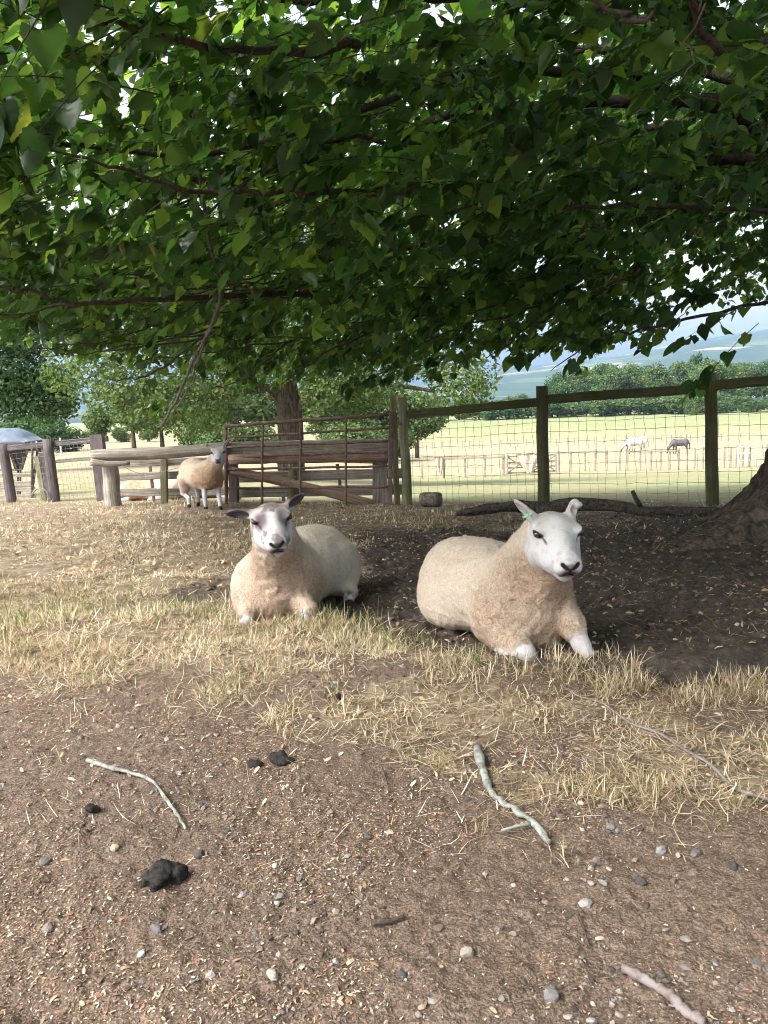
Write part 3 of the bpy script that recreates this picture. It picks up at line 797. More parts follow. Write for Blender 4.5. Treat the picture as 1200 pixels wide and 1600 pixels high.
def head_prims(F, O, H, k=1.0, ears=None):
    """O = point between the eyes, H = frame(side, fwd, up), k = size"""
    W = lambda sx, f, u: O + H @ (np.array([sx, f, u]) * k)
    R_ = lambda a: np.array(a) * k
    F.ell(W(0, -.045, -.028), R_([.082, .092, .070]), H, .03 * k, 'face')
    F.cap(W(-.056, -.012, -.010), W(.056, -.012, -.010), .036 * k, .036 * k, .03 * k, 'face')
    for s_ in (-1, 1):
        F.ell(W(s_ * .046, -.010, -.088), R_([.050, .084, .066]), H, .04 * k, 'face')      # cheeks and jaw
        F.ell(W(s_ * .036, .070, -.082), R_([.036, .060, .046]), H, .035 * k, 'face')      # flanks of the muzzle
        F.ell(W(s_ * .074, .010, .008), R_([.022, .030, .015]), H, .016 * k, 'face')       # brow over the eye
        F.ell(W(s_ * .028, .150, -.066), R_([.024, .028, .024]), H, .014 * k, 'face')      # upper lips
    F.cap(W(0, .0, -.030), W(0, .128, -.050), .070 * k, .046 * k, .03 * k, 'face')
    F.ell(W(0, .148, -.050), R_([.040, .034, .030]), H, .018 * k, 'face')
    F.cap(W(0, .02, -.108), W(0, .128, -.106), .052 * k, .033 * k, .025 * k, 'face')
    # mouth line, lip groove, nostrils, tear grooves
    F.ell(W(0, .172, -.0905), R_([.024, .024, .0030]), H, .004 * k, sub=True)
    F.cap(W(0, .186, -.058), W(0, .178, -.086), .0038 * k, .003 * k, .005 * k, sub=True)
    for s_ in (-1, 1):
        F.cap(W(s_ * .009, .184, -.056), W(s_ * .027, .174, -.040), .0045 * k, .0070 * k, .006 * k, sub=True)
        F.ell(W(s_ * .094, .024, -.001), R_([.015, .018, .0115]), H, .008 * k, sub=True)
        F.cap(W(s_ * .079, .040, -.010), W(s_ * .064, .072, -.022), .006 * k, .004 * k, .012 * k, sub=True)
    for (base, d, ln, wd, face_dir) in ears or ():
        d = H @ np.array(d, float); d /= np.linalg.norm(d)
        fd = H @ np.array(face_dir, float); fd -= d * (fd @ d); fd /= np.linalg.norm(fd)
        E = np.stack([np.cross(d, fd), d, fd], -1); b = W(*base)
        F.cap(b - d * .025 * k, b + d * ln * .30 * k, .026 * k, .019 * k, .025 * k, 'face')
        F.ell(b + d * ln * .50 * k, R_([wd, ln * .50, .012]), E, .014 * k, 'ear')
        F.cap(b + d * ln * .6 * k, b + d * ln * 1.04 * k, wd * .62 * k, wd * .16 * k, .012 * k, 'ear') if wd < .024 else F.ell(b + d * ln * .78 * k, R_([wd * .62, ln * .30, .009]), E, .010 * k, 'ear')
        F.ell(b + d * ln * .56 * k + fd * .012 * k, R_([wd * .70, ln * .44, .012]), E, .005 * k, sub=True)

def paint(F, V, N, chest, O, H, k=1.0, tan=(0.485, 0.38, 0.295), cream=(0.52, 0.46, 0.385), white=(0.47, 0.465, 0.47), grey_face=0.0, chest_r=0.33, back_dir=None):
    dw = F.dist(V, 'wool'); df = np.minimum(F.dist(V, 'face'), F.dist(V, 'ear')); dl = F.dist(V, 'leg'); dh = F.dist(V, 'hoof')
    nz = noise3(V, 26, 3) * 0.006 + noise3(V, 9, 4) * 0.010
    wf = sstep(-0.010, 0.012, dw - df + nz); wl = sstep(-0.008, 0.014, dw - dl + nz); wh = sstep(-0.003, 0.004, np.minimum(np.minimum(dw, df), dl) - dh)
    tan, cream, white = map(np.array, (tan, cream, white))
    q = np.linalg.norm((V - chest) * np.array([1, 1, 0.9]), axis=1) + 0.05 * noise3(V, 6, 5)
    tm = sstep(chest_r, chest_r * 0.35, q) * (0.55 + 0.45 * sstep(0.75, -0.2, N[:, 2]))
    tm = np.clip(tm + 0.25 * noise3(V, 5, 8) * (1 - tm), 0, 1)
    c = cream[None] * (1 - tm[:, None]) + tan[None] * tm[:, None]
    ww = np.clip(np.maximum(wf, wl), 0, 1)[:, None]
    wcol = white[None] * (1 - 0.16 * sstep(0.0, 0.6, noise3(V, 18, 9)) - .14 * sstep(.1, .7, noise3(V, 60, 10)))[:, None]; wcol = wcol * (1 - .14 * sstep(0.0, .7, noise3(V, 11, 14))[:, None] * np.array([.2, .8, 1.0]))
    L = ((V - O) @ H) / k
    if grey_face:
        sp = sstep(0.05, 0.55, noise3(V, 30, 12) + 0.5 * noise3(V, 70, 13)) * grey_face
        sp = np.maximum(sp, grey_face * 1.15 * sstep(0.045, 0.012, np.abs(np.abs(L[:, 0]) - .052)) * sstep(-.04, .03, L[:, 1]) * sstep(.11, .05, L[:, 1]) * sstep(-.06, -.01, L[:, 2]))
        sp = np.maximum(sp, grey_face * 0.8 * sstep(0.0, -.06, L[:, 1]) * sstep(-.02, .02, L[:, 2]))
        wcol = wcol * (1 - sp[:, None] * np.array([0.72, 0.76, 0.74]))
    beige = .9 * sstep(-.035, .02, L[:, 2]) * sstep(.05, -.03, L[:, 1]) * sstep(-.6, .4, noise3(V, 22, 15)) * wf
    wcol = wcol * (1 - beige[:, None] * np.array([.13, .20, .28]))
    pink = .8 * sstep(.10, .14, L[:, 1]) * sstep(-.3, .5, noise3(V, 40, 16)) * wf
    wcol = wcol * (1 - pink[:, None] * np.array([.10, .20, .20]))
    ed = F.dist(V, 'ear')
    if grey_face: wcol = wcol * (1 - 0.75 * (sstep(.006, -.001, ed) * sstep(-.01, -.06, L[:, 1]) * (np.abs(L[:, 0]) > .095))[:, None] * np.array([1, 1.03, 1.0]))
    c = c * (1 - ww) + wcol * ww
    # inner ear pink, nose leather, mouth, eye rims
    ax_, fz = np.abs(L[:, 0]), sstep(.140, .152, L[:, 1])
    def seg(p, q):
        p, q = np.array(p), np.array(q); X = np.stack([ax_, L[:, 2]], -1); t_ = np.clip(((X - p) @ (q - p)) / ((q - p) @ (q - p)), 0, 1)
        return np.linalg.norm(X - p - t_[:, None] * (q - p), axis=1)
    nose = sstep(.010, .0055, seg((.011, -.055), (.029, -.041))) * fz
    mid = sstep(.009, .004, seg((0, -.056), (0, -.088))) * fz
    mouth = sstep(.007, .003, np.abs(L[:, 2] + .0895 + .55 * np.clip(ax_ - .008, 0, 1))) * sstep(.128, .145, L[:, 1]) * sstep(.036, .026, ax_)
    smudge = 0.92 * sstep(1.15, 0.35, np.sqrt((L[:, 0] / .043) ** 2 + ((L[:, 2] + .080) / .029) ** 2)) * fz
    smudge = np.maximum(smudge, .72 * sstep(1.15, .6, np.sqrt((L[:, 0] / .030) ** 2 + ((L[:, 2] + .050) / .018) ** 2)) * fz)
    ex = np.sqrt(((np.abs(L[:, 0]) - .087) / .034) ** 2 + ((L[:, 1] - .024) / .030) ** 2 + ((L[:, 2] - .001) / .0185) ** 2)
    rim = sstep(1.0, 0.75, ex)
    tear = 0.85 * sstep(1.0, .5, np.sqrt(((np.abs(L[:, 0]) - .072) / .024) ** 2 + ((L[:, 1] - .056) / .027) ** 2 + ((L[:, 2] + .014 + (L[:, 1] - .055) * .35) / .0095) ** 2))
    dk = np.clip(np.maximum.reduce([nose, mid, mouth, smudge, rim, tear]), 0, 1)[:, None] * (wf[:, None] > 0.5)
    c = c * (1 - dk) + np.array([0.022, 0.019, 0.020]) * dk
    c = c * (1 - wh[:, None]) + np.array([0.045, 0.036, 0.030]) * wh[:, None]
    low_dark = sstep(.075, .0, V[:, 2] - V[:, 2].min() - .03) * (.35 + .65 * sstep(-.3, .4, noise3(V, 24, 17)))  # coat colour darkens unevenly towards the lowest part of the body
    c = c * (1 - low_dark[:, None] * np.array([.42, .52, .58]))
    return np.concatenate([c, (1 - ww) * (1 - dk) * (.45 + .55 * sstep(.1, .8, tm))[:, None]], 1)

def fuzz(V, N, Q, C, n, ln, wid, seed):
    r = np.random.default_rng(seed)
    ar = np.linalg.norm(np.cross(V[Q[:, 2]] - V[Q[:, 0]], V[Q[:, 3]] - V[Q[:, 1]]), axis=1)
    f = r.choice(len(Q), n, p=ar / ar.sum())
    w4 = r.dirichlet(np.ones(4), n)
    P = (V[Q[f]] * w4[..., None]).sum(1); Nn = N[Q[f, 0]]; c = C[Q[f, 0]]
    k = c[:, :3].sum(1) > 0.35; P, Nn, c = P[k], Nn[k], c[k]; n = len(P)
    wool = np.clip(c[:, 3] * 2, 0, 1)
    d = Nn + r.normal(0, 0.55, (n, 3)) * (0.5 + wool[:, None] * 0.6) + np.array([0, 0, -0.45]) * (1 - wool[:, None] * 0.6)
    d /= np.linalg.norm(d, axis=1)[:, None]
    L = (ln * (0.35 + 0.65 * wool) * r.uniform(0.5, 1.3, n) * np.where(r.uniform(0, 1, n) < .05, 2.0, 1.0))[:, None]
    s_ = np.cross(d, r.normal(size=(n, 3))); s_ /= np.linalg.norm(s_, axis=1)[:, None]; s_ *= wid * r.uniform(0.7, 1.3, n)[:, None]
    base = P - Nn * 0.001
    VV = np.stack([base - s_, base + s_, base + d * L], 1).reshape(-1, 3)
    T = np.arange(3 * n).reshape(n, 3)
    cc = c[:, :3] * r.uniform(0.88, 1.14, (n, 1)); cc = np.concatenate([cc, c[:, 3:4]], 1)
    return VV, T, np.repeat(cc, 3, axis=0)

def eyeball(root, O, H, k, s_):
    c = O + H @ (np.array([s_ * .084, .021, .0005]) * k)
    th = np.linspace(0, np.pi, 9); ph = np.arange(12) / 12 * 2 * np.pi
    V = np.array([[math.sin(a) * math.cos(b), math.sin(a) * math.sin(b), math.cos(a)] for a in th for b in ph]) * .0135 * k + c
    idx = np.arange(9 * 12).reshape(9, 12)
    q = np.stack([idx[:-1], idx[1:], np.roll(idx[1:], -1, 1), np.roll(idx[:-1], -1, 1)], -1).reshape(-1, 4)
    obj('eye', make_mesh('eye', V, [q], MAT['eye']), root)

def finish_sheep(F, name_label, base, chest, O, H, k, nfuzz, fl, fw, seed, wrinkle=0.004, **pk):
    V, Q = F.mesh(); V = relax(V, Q, 1, 0.4); N = normals(V, Q)
    C = paint(F, V, N, chest, O, H, k, **pk)
    if wrinkle:
        w_ = np.clip(C[:, 3] * 1.6, 0, 1)
        V = V + N * (w_ * (wrinkle * noise3(V, 48, 77) + wrinkle * 1.4 * (1 - 2 * np.abs(noise3(V, 26, 79))) + wrinkle * 1.6 * noise3(V * np.array([1, 1, .55]), 13, 78)))[:, None]; N = normals(V, Q)
    root = empty('sheep', base, name_label, 'sheep', 'sheep in the paddock')
    obj('body', make_mesh('sheep_body', V, [Q], MAT['wool'], C), root)
    if nfuzz:
        VV, T, cc = fuzz(V, N, Q, C, nfuzz, fl, fw, seed)
        f_ = obj('fleece', make_mesh('sheep_fleece', VV, [T], MAT['wool'], cc, False), root); f_['kind'] = 'stuff'
    for s_ in (-1, 1): eyeball(root, O, H, k, s_)
    return root

def sheep_right():
    base = np.array([0.56, 3.25, float(gz0(0.56, 3.25))])
    F = Field(axis(0.08, 0.98, 0.48, 0.83, .0075, .0042), axis(2.66, 4.02, 2.74, 3.10, .0085, .0042), axis(-0.09, 0.76, 0.33, 0.68, .0075, .0042))
    ax_ = np.array([-0.42, 0.90, 0]); ax_ /= np.linalg.norm(ax_); sd_ = np.array([ax_[1], -ax_[0], 0])
    Rb = np.stack([sd_, ax_, [0, 0, 1]], -1)
    ch = np.array([0.585, 3.22, 0.155])
    F.ell(ch + ax_ * .28 + [0, 0, .012], [.235, .36, .205], Rb, .05)          # barrel
    F.ell(ch + ax_ * .48 + [.0, 0, -.005], [.215, .24, .195], Rb, .06)       # rump
    F.ell(ch + ax_ * .40 + [0, 0, .10], [.13, .30, .10], Rb, .08)            # back line
    F.ell(ch + ax_ * .02 + [0, 0, -.01], [.195, .19, .185], Rb, .06)          # chest
    F.ell(ch - ax_ * .09 + [.005, 0, -.055], [.135, .10, .115], Rb, .06)      # brisket
    F.ell(ch + ax_ * .05 + sd_ * .14 + [0, 0, -.02], [.075, .13, .14], Rb, .05)   # shoulders
    F.ell(ch + ax_ * .02 - sd_ * .14 + [0, 0, -.03], [.085, .13, .14], Rb, .05)
    F.ell(ch + ax_ * .40 - sd_ * .17 + [0, 0, -.07], [.085, .19, .11], Rb, .05)   # haunches
    F.ell(ch + ax_ * .40 + sd_ * .17 + [0, 0, -.07], [.09, .19, .11], Rb, .05)
    O = at(870.5, 829, 2.93)
    H = frame([0.10, -0.94, -0.36], 0.0)
    nb = O + H @ np.array([0, -.10, -.07])
    F.cap(ch + ax_ * .06 + [.01, 0, .06], nb + [-.005, .02, -.03], .165, .105, .06)
    F.cap(ch - ax_ * .02 + [.045, 0, .02], O + H @ np.array([0.01, -.05, -.13]), .145, .080, .05)
    # forelegs
    F.cap([.465, 3.03, .000], [.545, 2.975, .012], .034, .044, .03, 'leg')
    F.ell([.550, 2.965, .006], [.036, .032, .036], None, .02, 'leg')
    F.cap([.50, 3.08, .05], [.53, 3.02, .035], .08, .055, .04)
    F.cap([.715, 3.17, .15], [.752, 3.07, .120], .078, .050, .04)
    F.cap([.735, 3.10, .13], [.762, 3.03, .085], .055, .040, .03)
    F.cap([.758, 3.04, .095], [.775, 2.985, .045], .038, .033, .025, 'leg')
    F.cap([.775, 2.985, .042], [.794, 2.935, .002], .034, .028, .02, 'leg')
    F.cap([.80, 2.925, -.005], [.815, 2.895, -.012], .030, .024, .01, 'hoof')
    ears = [((-.070, -.055, .018), (-.70, -.20, .66), .112, .0235, (-.75, .6, -.35)), ((.066, -.060, .026), (.30, -.30, .80), .060, .022, (.25, 1, .0))]
    head_prims(F, O, H, 1.02, ears)
    # folded tip of the far ear
    eb = O + H @ np.array([.088, -.080, .070]); F.ell(eb, [.017, .012, .017], None, .014, 'ear'); F.ell(eb + np.array([.014, -.008, -.004]), [.015, .010, .010], None, .012, 'ear')
    root = finish_sheep(F, 'cream sheep lying on dark soil with green tag in its ear', base, ch + np.array([0.03, -.16, -.02]), O, H, 1.02, 82000, .0068, .0006, 1, 0.0032, chest_r=.40)
    # ear tag
    e0 = O + H @ np.array([-.110, -.052, .050])
    V, P = sweep(line(e0 + [-.020, -.022, -.010], e0 + [.014, -.022, .004], 4), rect(.017, .006, .002)); t = obj('ear_tag', make_mesh('ear_tag', V, P, MAT['tag_green'], smooth=False), root)
    t['label'] = 'green plastic ear tag'
    V, P = sweep(line(e0 + [-.004, -.03, 0], e0 + [-.002, -.016, 0], 3), circle(8, .005)); obj('stud', make_mesh('stud', V, P, MAT['tag_green']), t)
sheep_right()

def sheep_left():
    g0 = float(gz0(-.52, 3.95))
    base = np.array([-0.52, 3.95, g0])
    F = Field(axis(-.90, -.06, -.76, -.34, .0085, .0046), axis(3.34, 4.84, 3.36, 3.74, .0095, .0046), axis(g0 - .12, .74, .28, .64, .0085, .0046))
    ax_ = np.array([0.36, 0.93, 0]); ax_ /= np.linalg.norm(ax_); sd_ = np.array([ax_[1], -ax_[0], 0])
    Rb = np.stack([sd_, ax_, [0, 0, 1]], -1)
    ch = np.array([-.575, 3.90, g0 + .17])
    F.ell(ch + ax_ * .28 + [0, 0, .015], [.235, .36, .20], Rb, .05)
    F.ell(ch + ax_ * .50 + [.0, 0, .0], [.22, .24, .195], Rb, .06)
    F.ell(ch + ax_ * .36 + [0, 0, .10], [.13, .30, .095], Rb, .08)
    F.ell(ch + ax_ * .02 + [-.01, 0, -.01], [.205, .19, .185], Rb, .06)
    F.ell(ch - ax_ * .10 + [-.015, 0, -.06], [.15, .10, .11], Rb, .06)
    F.ell(ch + ax_ * .03 - sd_ * .15 + [0, 0, -.03], [.085, .14, .14], Rb, .05)
    F.ell(ch + ax_ * .05 + sd_ * .155 + [0, 0, -.02], [.075, .14, .145], Rb, .045)
    F.ell(ch + ax_ * .46 + sd_ * .17 + [0, 0, -.02], [.085, .19, .15], Rb, .03)
    F.ell(ch + ax_ * .40 - sd_ * .17 + [0, 0, -.07], [.09, .19, .11], Rb, .05)
    O = at(424, 808.5, 3.56)
    H = frame([0.24, -0.91, -0.36], 5.0)
    nb = O + H @ np.array([0, -.10, -.07])
    F.cap(ch + ax_ * .06 + [.02, 0, .06], nb + [.0, .02, -.03], .150, .095, .06)
    F.cap(ch - ax_ * .02 + [.03, 0, .02], O + H @ np.array([0, -.05, -.13]), .135, .068, .05)
    zg = float(gz0(-.6, 3.7))
    F.cap([-.70, 3.82, zg + .04], [-.69, 3.72, zg + .03], .07, .045, .03)
    F.cap([-.69, 3.71, zg + .005], [-.69, 3.67, zg - .002], .038, .034, .02, 'leg')
    F.cap([-.44, 3.80, zg + .06], [-.385, 3.70, zg + .045], .07, .044, .03)
    F.cap([-.385, 3.70, zg + .03], [-.40, 3.655, zg + .02], .040, .032, .02, 'leg')
    F.cap([-.345, 3.72, zg + .02], [-.335, 3.69, zg + .012], .026, .022, .01, 'hoof')
    hz = float(gz0(-.2, 4.1))
    F.cap([-.235, 4.32, hz + .14], [-.20, 4.16, hz + .06], .075, .04, .03)
    F.cap([-.20, 4.16, hz + .05], [-.205, 4.07, hz + .035], .036, .030, .02, 'leg')
    F.cap([-.203, 4.05, hz + .02], [-.195, 4.01, hz + .012], .026, .022, .01, 'hoof')
    F.cap([-.30, 4.05, hz + .03], [-.30, 3.99, hz + .02], .032, .024, .02, 'hoof')
    ears = [((-.075, -.05, .004), (-.95, -.12, .12), .128, .032, (-.1, 1, -.3)), ((.072, -.055, .010), (.86, -.25, .36), .116, .0235, (.25, 1, .1))]
    head_prims(F, O, H, 0.98, ears)
    finish_sheep(F, 'sheep with dark speckled face and ears lying among dry grass', base, ch + np.array([0.03, -.14, -.02]), O, H, 0.98, 72000, .0072, .0007, 2, 0.003, grey_face=0.85,
                 tan=(0.48, 0.38, 0.31), cream=(0.53, 0.48, 0.41), chest_r=.38)
sheep_left()

def sheep_standing():
    D0 = 9.5; c = at(318, 792, D0); g0 = float(gz0(c[0], D0)); base = np.array([c[0], D0, g0])
    k = 0.86
    P = lambda x, y, z: base + np.array([x, y, z]) * k
    F = Field(np.arange(base[0] - .45, base[0] + .48, .011), np.arange(D0 - .65, D0 + .6, .012), np.arange(g0 - .05, g0 + .98, .011))
    ax_ = np.array([-.62, .78, 0]); sd_ = np.array([.78, .62, 0]); Rb = np.stack([sd_, ax_, [0, 0, 1]], -1)
    F.ell(P(-.03, .06, .47), np.array([.215, .40, .205]) * k, Rb, .05)
    F.ell(P(-.16, .22, .50), np.array([.20, .24, .20]) * k, Rb, .06)
    F.ell(P(.13, -.14, .48), np.array([.175, .20, .20]) * k, Rb, .06)
    O = at(340.5, 706, D0 - .36); H = frame([0.16, -0.95, -0.30], 2)
    F.cap(P(.15, -.16, .53), O + H @ np.array([0, -.09, -.08]), .15 * k, .085 * k, .05)
    F.cap(P(.17, -.22, .46), O + H @ np.array([0, -.05, -.12]), .13 * k, .065 * k, .05)
    for (x, y, fx, fy, hind) in ((.08, -.22, .09, -.24, 0), (.25, -.12, .30, -.26, 0), (-.26, .10, -.215, .06, 1), (-.10, .30, -.13, .26, 1)):
        top = P(x, y, .34); ft = P(fx, fy, 0.03)
        if hind:
            hk = P(x - .045, y + .05, .20)
            F.cap(P(x, y, .40), hk, .12 * k, .045 * k, .03); F.cap(hk, P(fx, fy, .12), .036 * k, .030 * k, .015, 'leg'); F.cap(P(fx, fy, .13), ft, .030 * k, .028 * k, .01, 'leg')
        else:
            kn = (top + ft) / 2 + np.array([0, -.01, 0])
            F.cap(P(x, y, .42), top, .10 * k, .06 * k, .03); F.cap(top, kn, .043 * k, .034 * k, .015, 'leg'); F.cap(kn, ft, .032 * k, .028 * k, .01, 'leg')
        F.cap(ft + [0, -.01, -.0], ft + [0, -.03, -.015], .028 * k, .026 * k, .008, 'hoof')
    ears = [((-.066, -.05, .03), (-.70, -.1, .55), .115, .034, (-.2, 1, 0)), ((.066, -.05, .03), (.52, -.1, .75), .115, .030, (.3, 1, 0))]
    head_prims(F, O, H, 0.90, ears)
    finish_sheep(F, 'sheep standing by the log fence beside the rusty gate', base, P(.17, -.26, .45), O, H, 0.90, 14000, .010, .0018, 3, 0.004, tan=(0.49, 0.36, 0.255), cream=(0.57, 0.485, 0.40), chest_r=.32)
sheep_standing()

def sheep_resting(u, v, D0, dirx, label, tan, cream, seed):
    c = at(u, v, D0); g0 = float(gz0(c[0], D0)); base = np.array([c[0], D0, g0])
    F = Field(np.arange(base[0] - .75, base[0] + .75, .016), np.arange(D0 - .35, D0 + .4, .016), np.arange(g0 - .05, g0 + .62, .016))
    P = lambda x, y, z: base + np.array([x * dirx, y, z])
    F.ell(P(.08, 0, .15), [.40, .22, .17], None, .05); F.ell(P(.28, .02, .15), [.22, .2, .16], None, .05); F.ell(P(-.22, -.02, .15), [.2, .18, .15], None, .05)
    O = P(-.52, -.10, .16); H = frame([-.80 * dirx, -.55, -.22], 0)
    F.cap(P(-.28, -.02, .19), O + H @ np.array([0, -.09, -.06]), .13, .085, .05)
    F.cap(P(-.30, -.16, .04), P(-.48, -.2, .03), .04, .03, .02, 'leg'); F.cap(P(.2, -.16, .06), P(.02, -.22, .03), .07, .03, .03, 'leg')
    head_prims(F, O, H, 0.92, [((-.07, -.05, .01), (-.9, -.2, .1), .11, .03, (0, 1, 0)), ((.07, -.05, .01), (.9, -.2, .1), .11, .03, (0, 1, 0))])
    finish_sheep(F, label, base, P(-.15, -.1, .15), O, H, 0.92, 5000, .012, .0025, seed, 0.004, tan=tan, cream=cream)
sheep_resting(238, 783, 11.4, 1, 'white and tan sheep lying behind the log fence rails', (0.52, 0.32, 0.19), (0.62, 0.50, 0.42), 5)
sheep_resting(318, 783, 11.9, -1, 'orange tan sheep lying behind the fence near the standing sheep', (0.60, 0.36, 0.19), (0.66, 0.44, 0.26), 6)

def horse(u, v, D0, face, k, cfun, label):
    c = at(u, v, D0); g0 = float(gz0(c[0], D0)); base = np.array([c[0], D0, g0])
    P = lambda x, y, z: base + np.array([x * face, y, z]) * k
    F = Field(np.arange(base[0] - 1.7 * k, base[0] + 1.5 * k, .035), np.arange(D0 - .5, D0 + .5, .035), np.arange(g0 - .05, g0 + 1.75 * k, .035))
    F.ell(P(0, 0, 1.08), np.array([.72, .29, .33]) * k, None, .1); F.ell(P(.50, 0, 1.14), np.array([.36, .28, .34]) * k, None, .1); F.ell(P(-.50, 0, 1.08), np.array([.30, .25, .34]) * k, None, .1)
    F.cap(P(-.6, 0, 1.16), P(-1.10, 0, .60), .20 * k, .125 * k, .1); F.cap(P(-1.10, 0, .62), P(-1.22, 0, .18), .13 * k, .075 * k, .05)
    F.cap(P(-1.05, .06, .70), P(-1.0, .09, .82), .04 * k, .015 * k, .02); F.cap(P(-1.05, -.06, .70), P(-1.0, -.09, .82), .04 * k, .015 * k, .02)
    for (x, y, hind) in ((-.55, .14, 0), (-.42, -.14, 0), (.62, .14, 1), (.52, -.14, 1)):
        if hind:
            F.cap(P(x, y, 1.0), P(x + .05, y, .72), .20 * k, .12 * k, .08); F.cap(P(x + .05, y, .72), P(x + .14, y, .46), .10 * k, .065 * k, .04); F.cap(P(x + .14, y, .46), P(x + .06, y, .05), .06 * k, .055 * k, .03)
        else:
            F.cap(P(x, y, .95), P(x, y, .5), .13 * k, .07 * k, .06); F.cap(P(x, y, .5), P(x - .02, y, .05), .065 * k, .055 * k, .03)
    F.cap(P(.80, 0, 1.22), P(.93, 0, .95), .05 * k, .06 * k, .05, 'tail'); F.cap(P(.93, 0, .95), P(.95, 0, .50), .07 * k, .05 * k, .05, 'tail')
    V, Q = F.mesh(); V = relax(V, Q, 1, .4); L = (V - base) / k; L[:, 0] *= face
    root = empty('horse', base, label, 'horse', 'horses grazing in the far field')
    obj('body', make_mesh('horse_body', V, [Q], MAT['hide'], cfun(L, V)), root)
    # mane as its own strip of hair
    mp = np.array([P(-.55, 0, 1.46), P(-.75, 0, 1.28), P(-.98, 0, .98), P(-1.08, 0, .78)])
    Vm, Pm = sweep(smooth_path(mp, 8), circle(6, .05 * k), np.linspace(1, .5, 8)); cm = np.tile(cfun(np.array([[0, 0, 0.1]]), np.zeros((1, 3)))[0] * 0.6, (len(Vm), 1))
    obj('mane', make_mesh('mane', Vm, Pm, MAT['hide'], cm), root)
def c_grey(L, V):
    n = sstep(-.1, .5, noise3(V, 5, 3)); c = np.array([[.50, .47, .44]]) * (1 - .25 * n[:, None]); lo = sstep(.75, .4, L[:, 2])[:, None]
    return c * (1 - lo * .75)
def c_white(L, V): return np.tile(np.array([.50, .465, .43]), (len(L), 1)) * (1 - .5 * sstep(.5, .2, L[:, 2]))[:, None]
def c_dark(L, V): return np.tile(np.array([.095, .085, .09]), (len(L), 1)) * (1 - .5 * sstep(.7, .4, L[:, 2]))[:, None]
horse(990, 706, 62, 1, .86, c_grey, 'white horse with grey legs grazing in front of another')
horse(998, 702, 68, 1, .92, c_white, 'pale horse half hidden behind the white horse')
horse(1062, 709, 60, 1, .80, c_dark, 'dark grey horse grazing alone beyond the field fence')
# ------------------------------------------------------------------ timber and fences
def timber(name, path, section, mat, parent, scale=None, jitter=0.0015, up=(0, 0, 1)):
    path = np.asarray(path, float)
    V, P = sweep(path, section, scale, up, jitter)
    n, m = len(path), len(section)
    L = np.concatenate([[0], np.cumsum(np.linalg.norm(np.diff(path, axis=0), axis=1))])
    off = rng.uniform(0, 40, 3)
    c = np.zeros((len(V), 3)); c[:n * m, 0] = np.repeat(L, m); c[:n * m, 1:] = np.tile(section, (n, 1)); c[n * m + 1, 0] = L[-1]
    return obj(name, make_mesh(name, V, P, MAT[mat], c + off, False), parent)
def log(name, path, r, mat, parent, scale=None, n=14, rough=0.03):
    o = timber(name, path, circle(n, r, 1, rough), mat, parent, scale, r * 0.015); o.data.polygons.foreach_set('use_smooth', np.ones(len(o.data.polygons), bool)); return o
def post(name, base, top, r, mat, parent, sq=False):
    b = np.array(base) - (np.array(top) - np.array(base)) * 0.12
    p = line(b, top, 7, 0.003)
    if sq: return timber(name, p, rect(*r), mat, parent)
    return log(name, p, r, mat, parent, np.concatenate([np.linspace(1.04, 0.99, 6), [0.97]]))

def ground_at(u, v, d):
    p = at(u, v, d); p[2] = float(gz(p[0], p[1])); return p

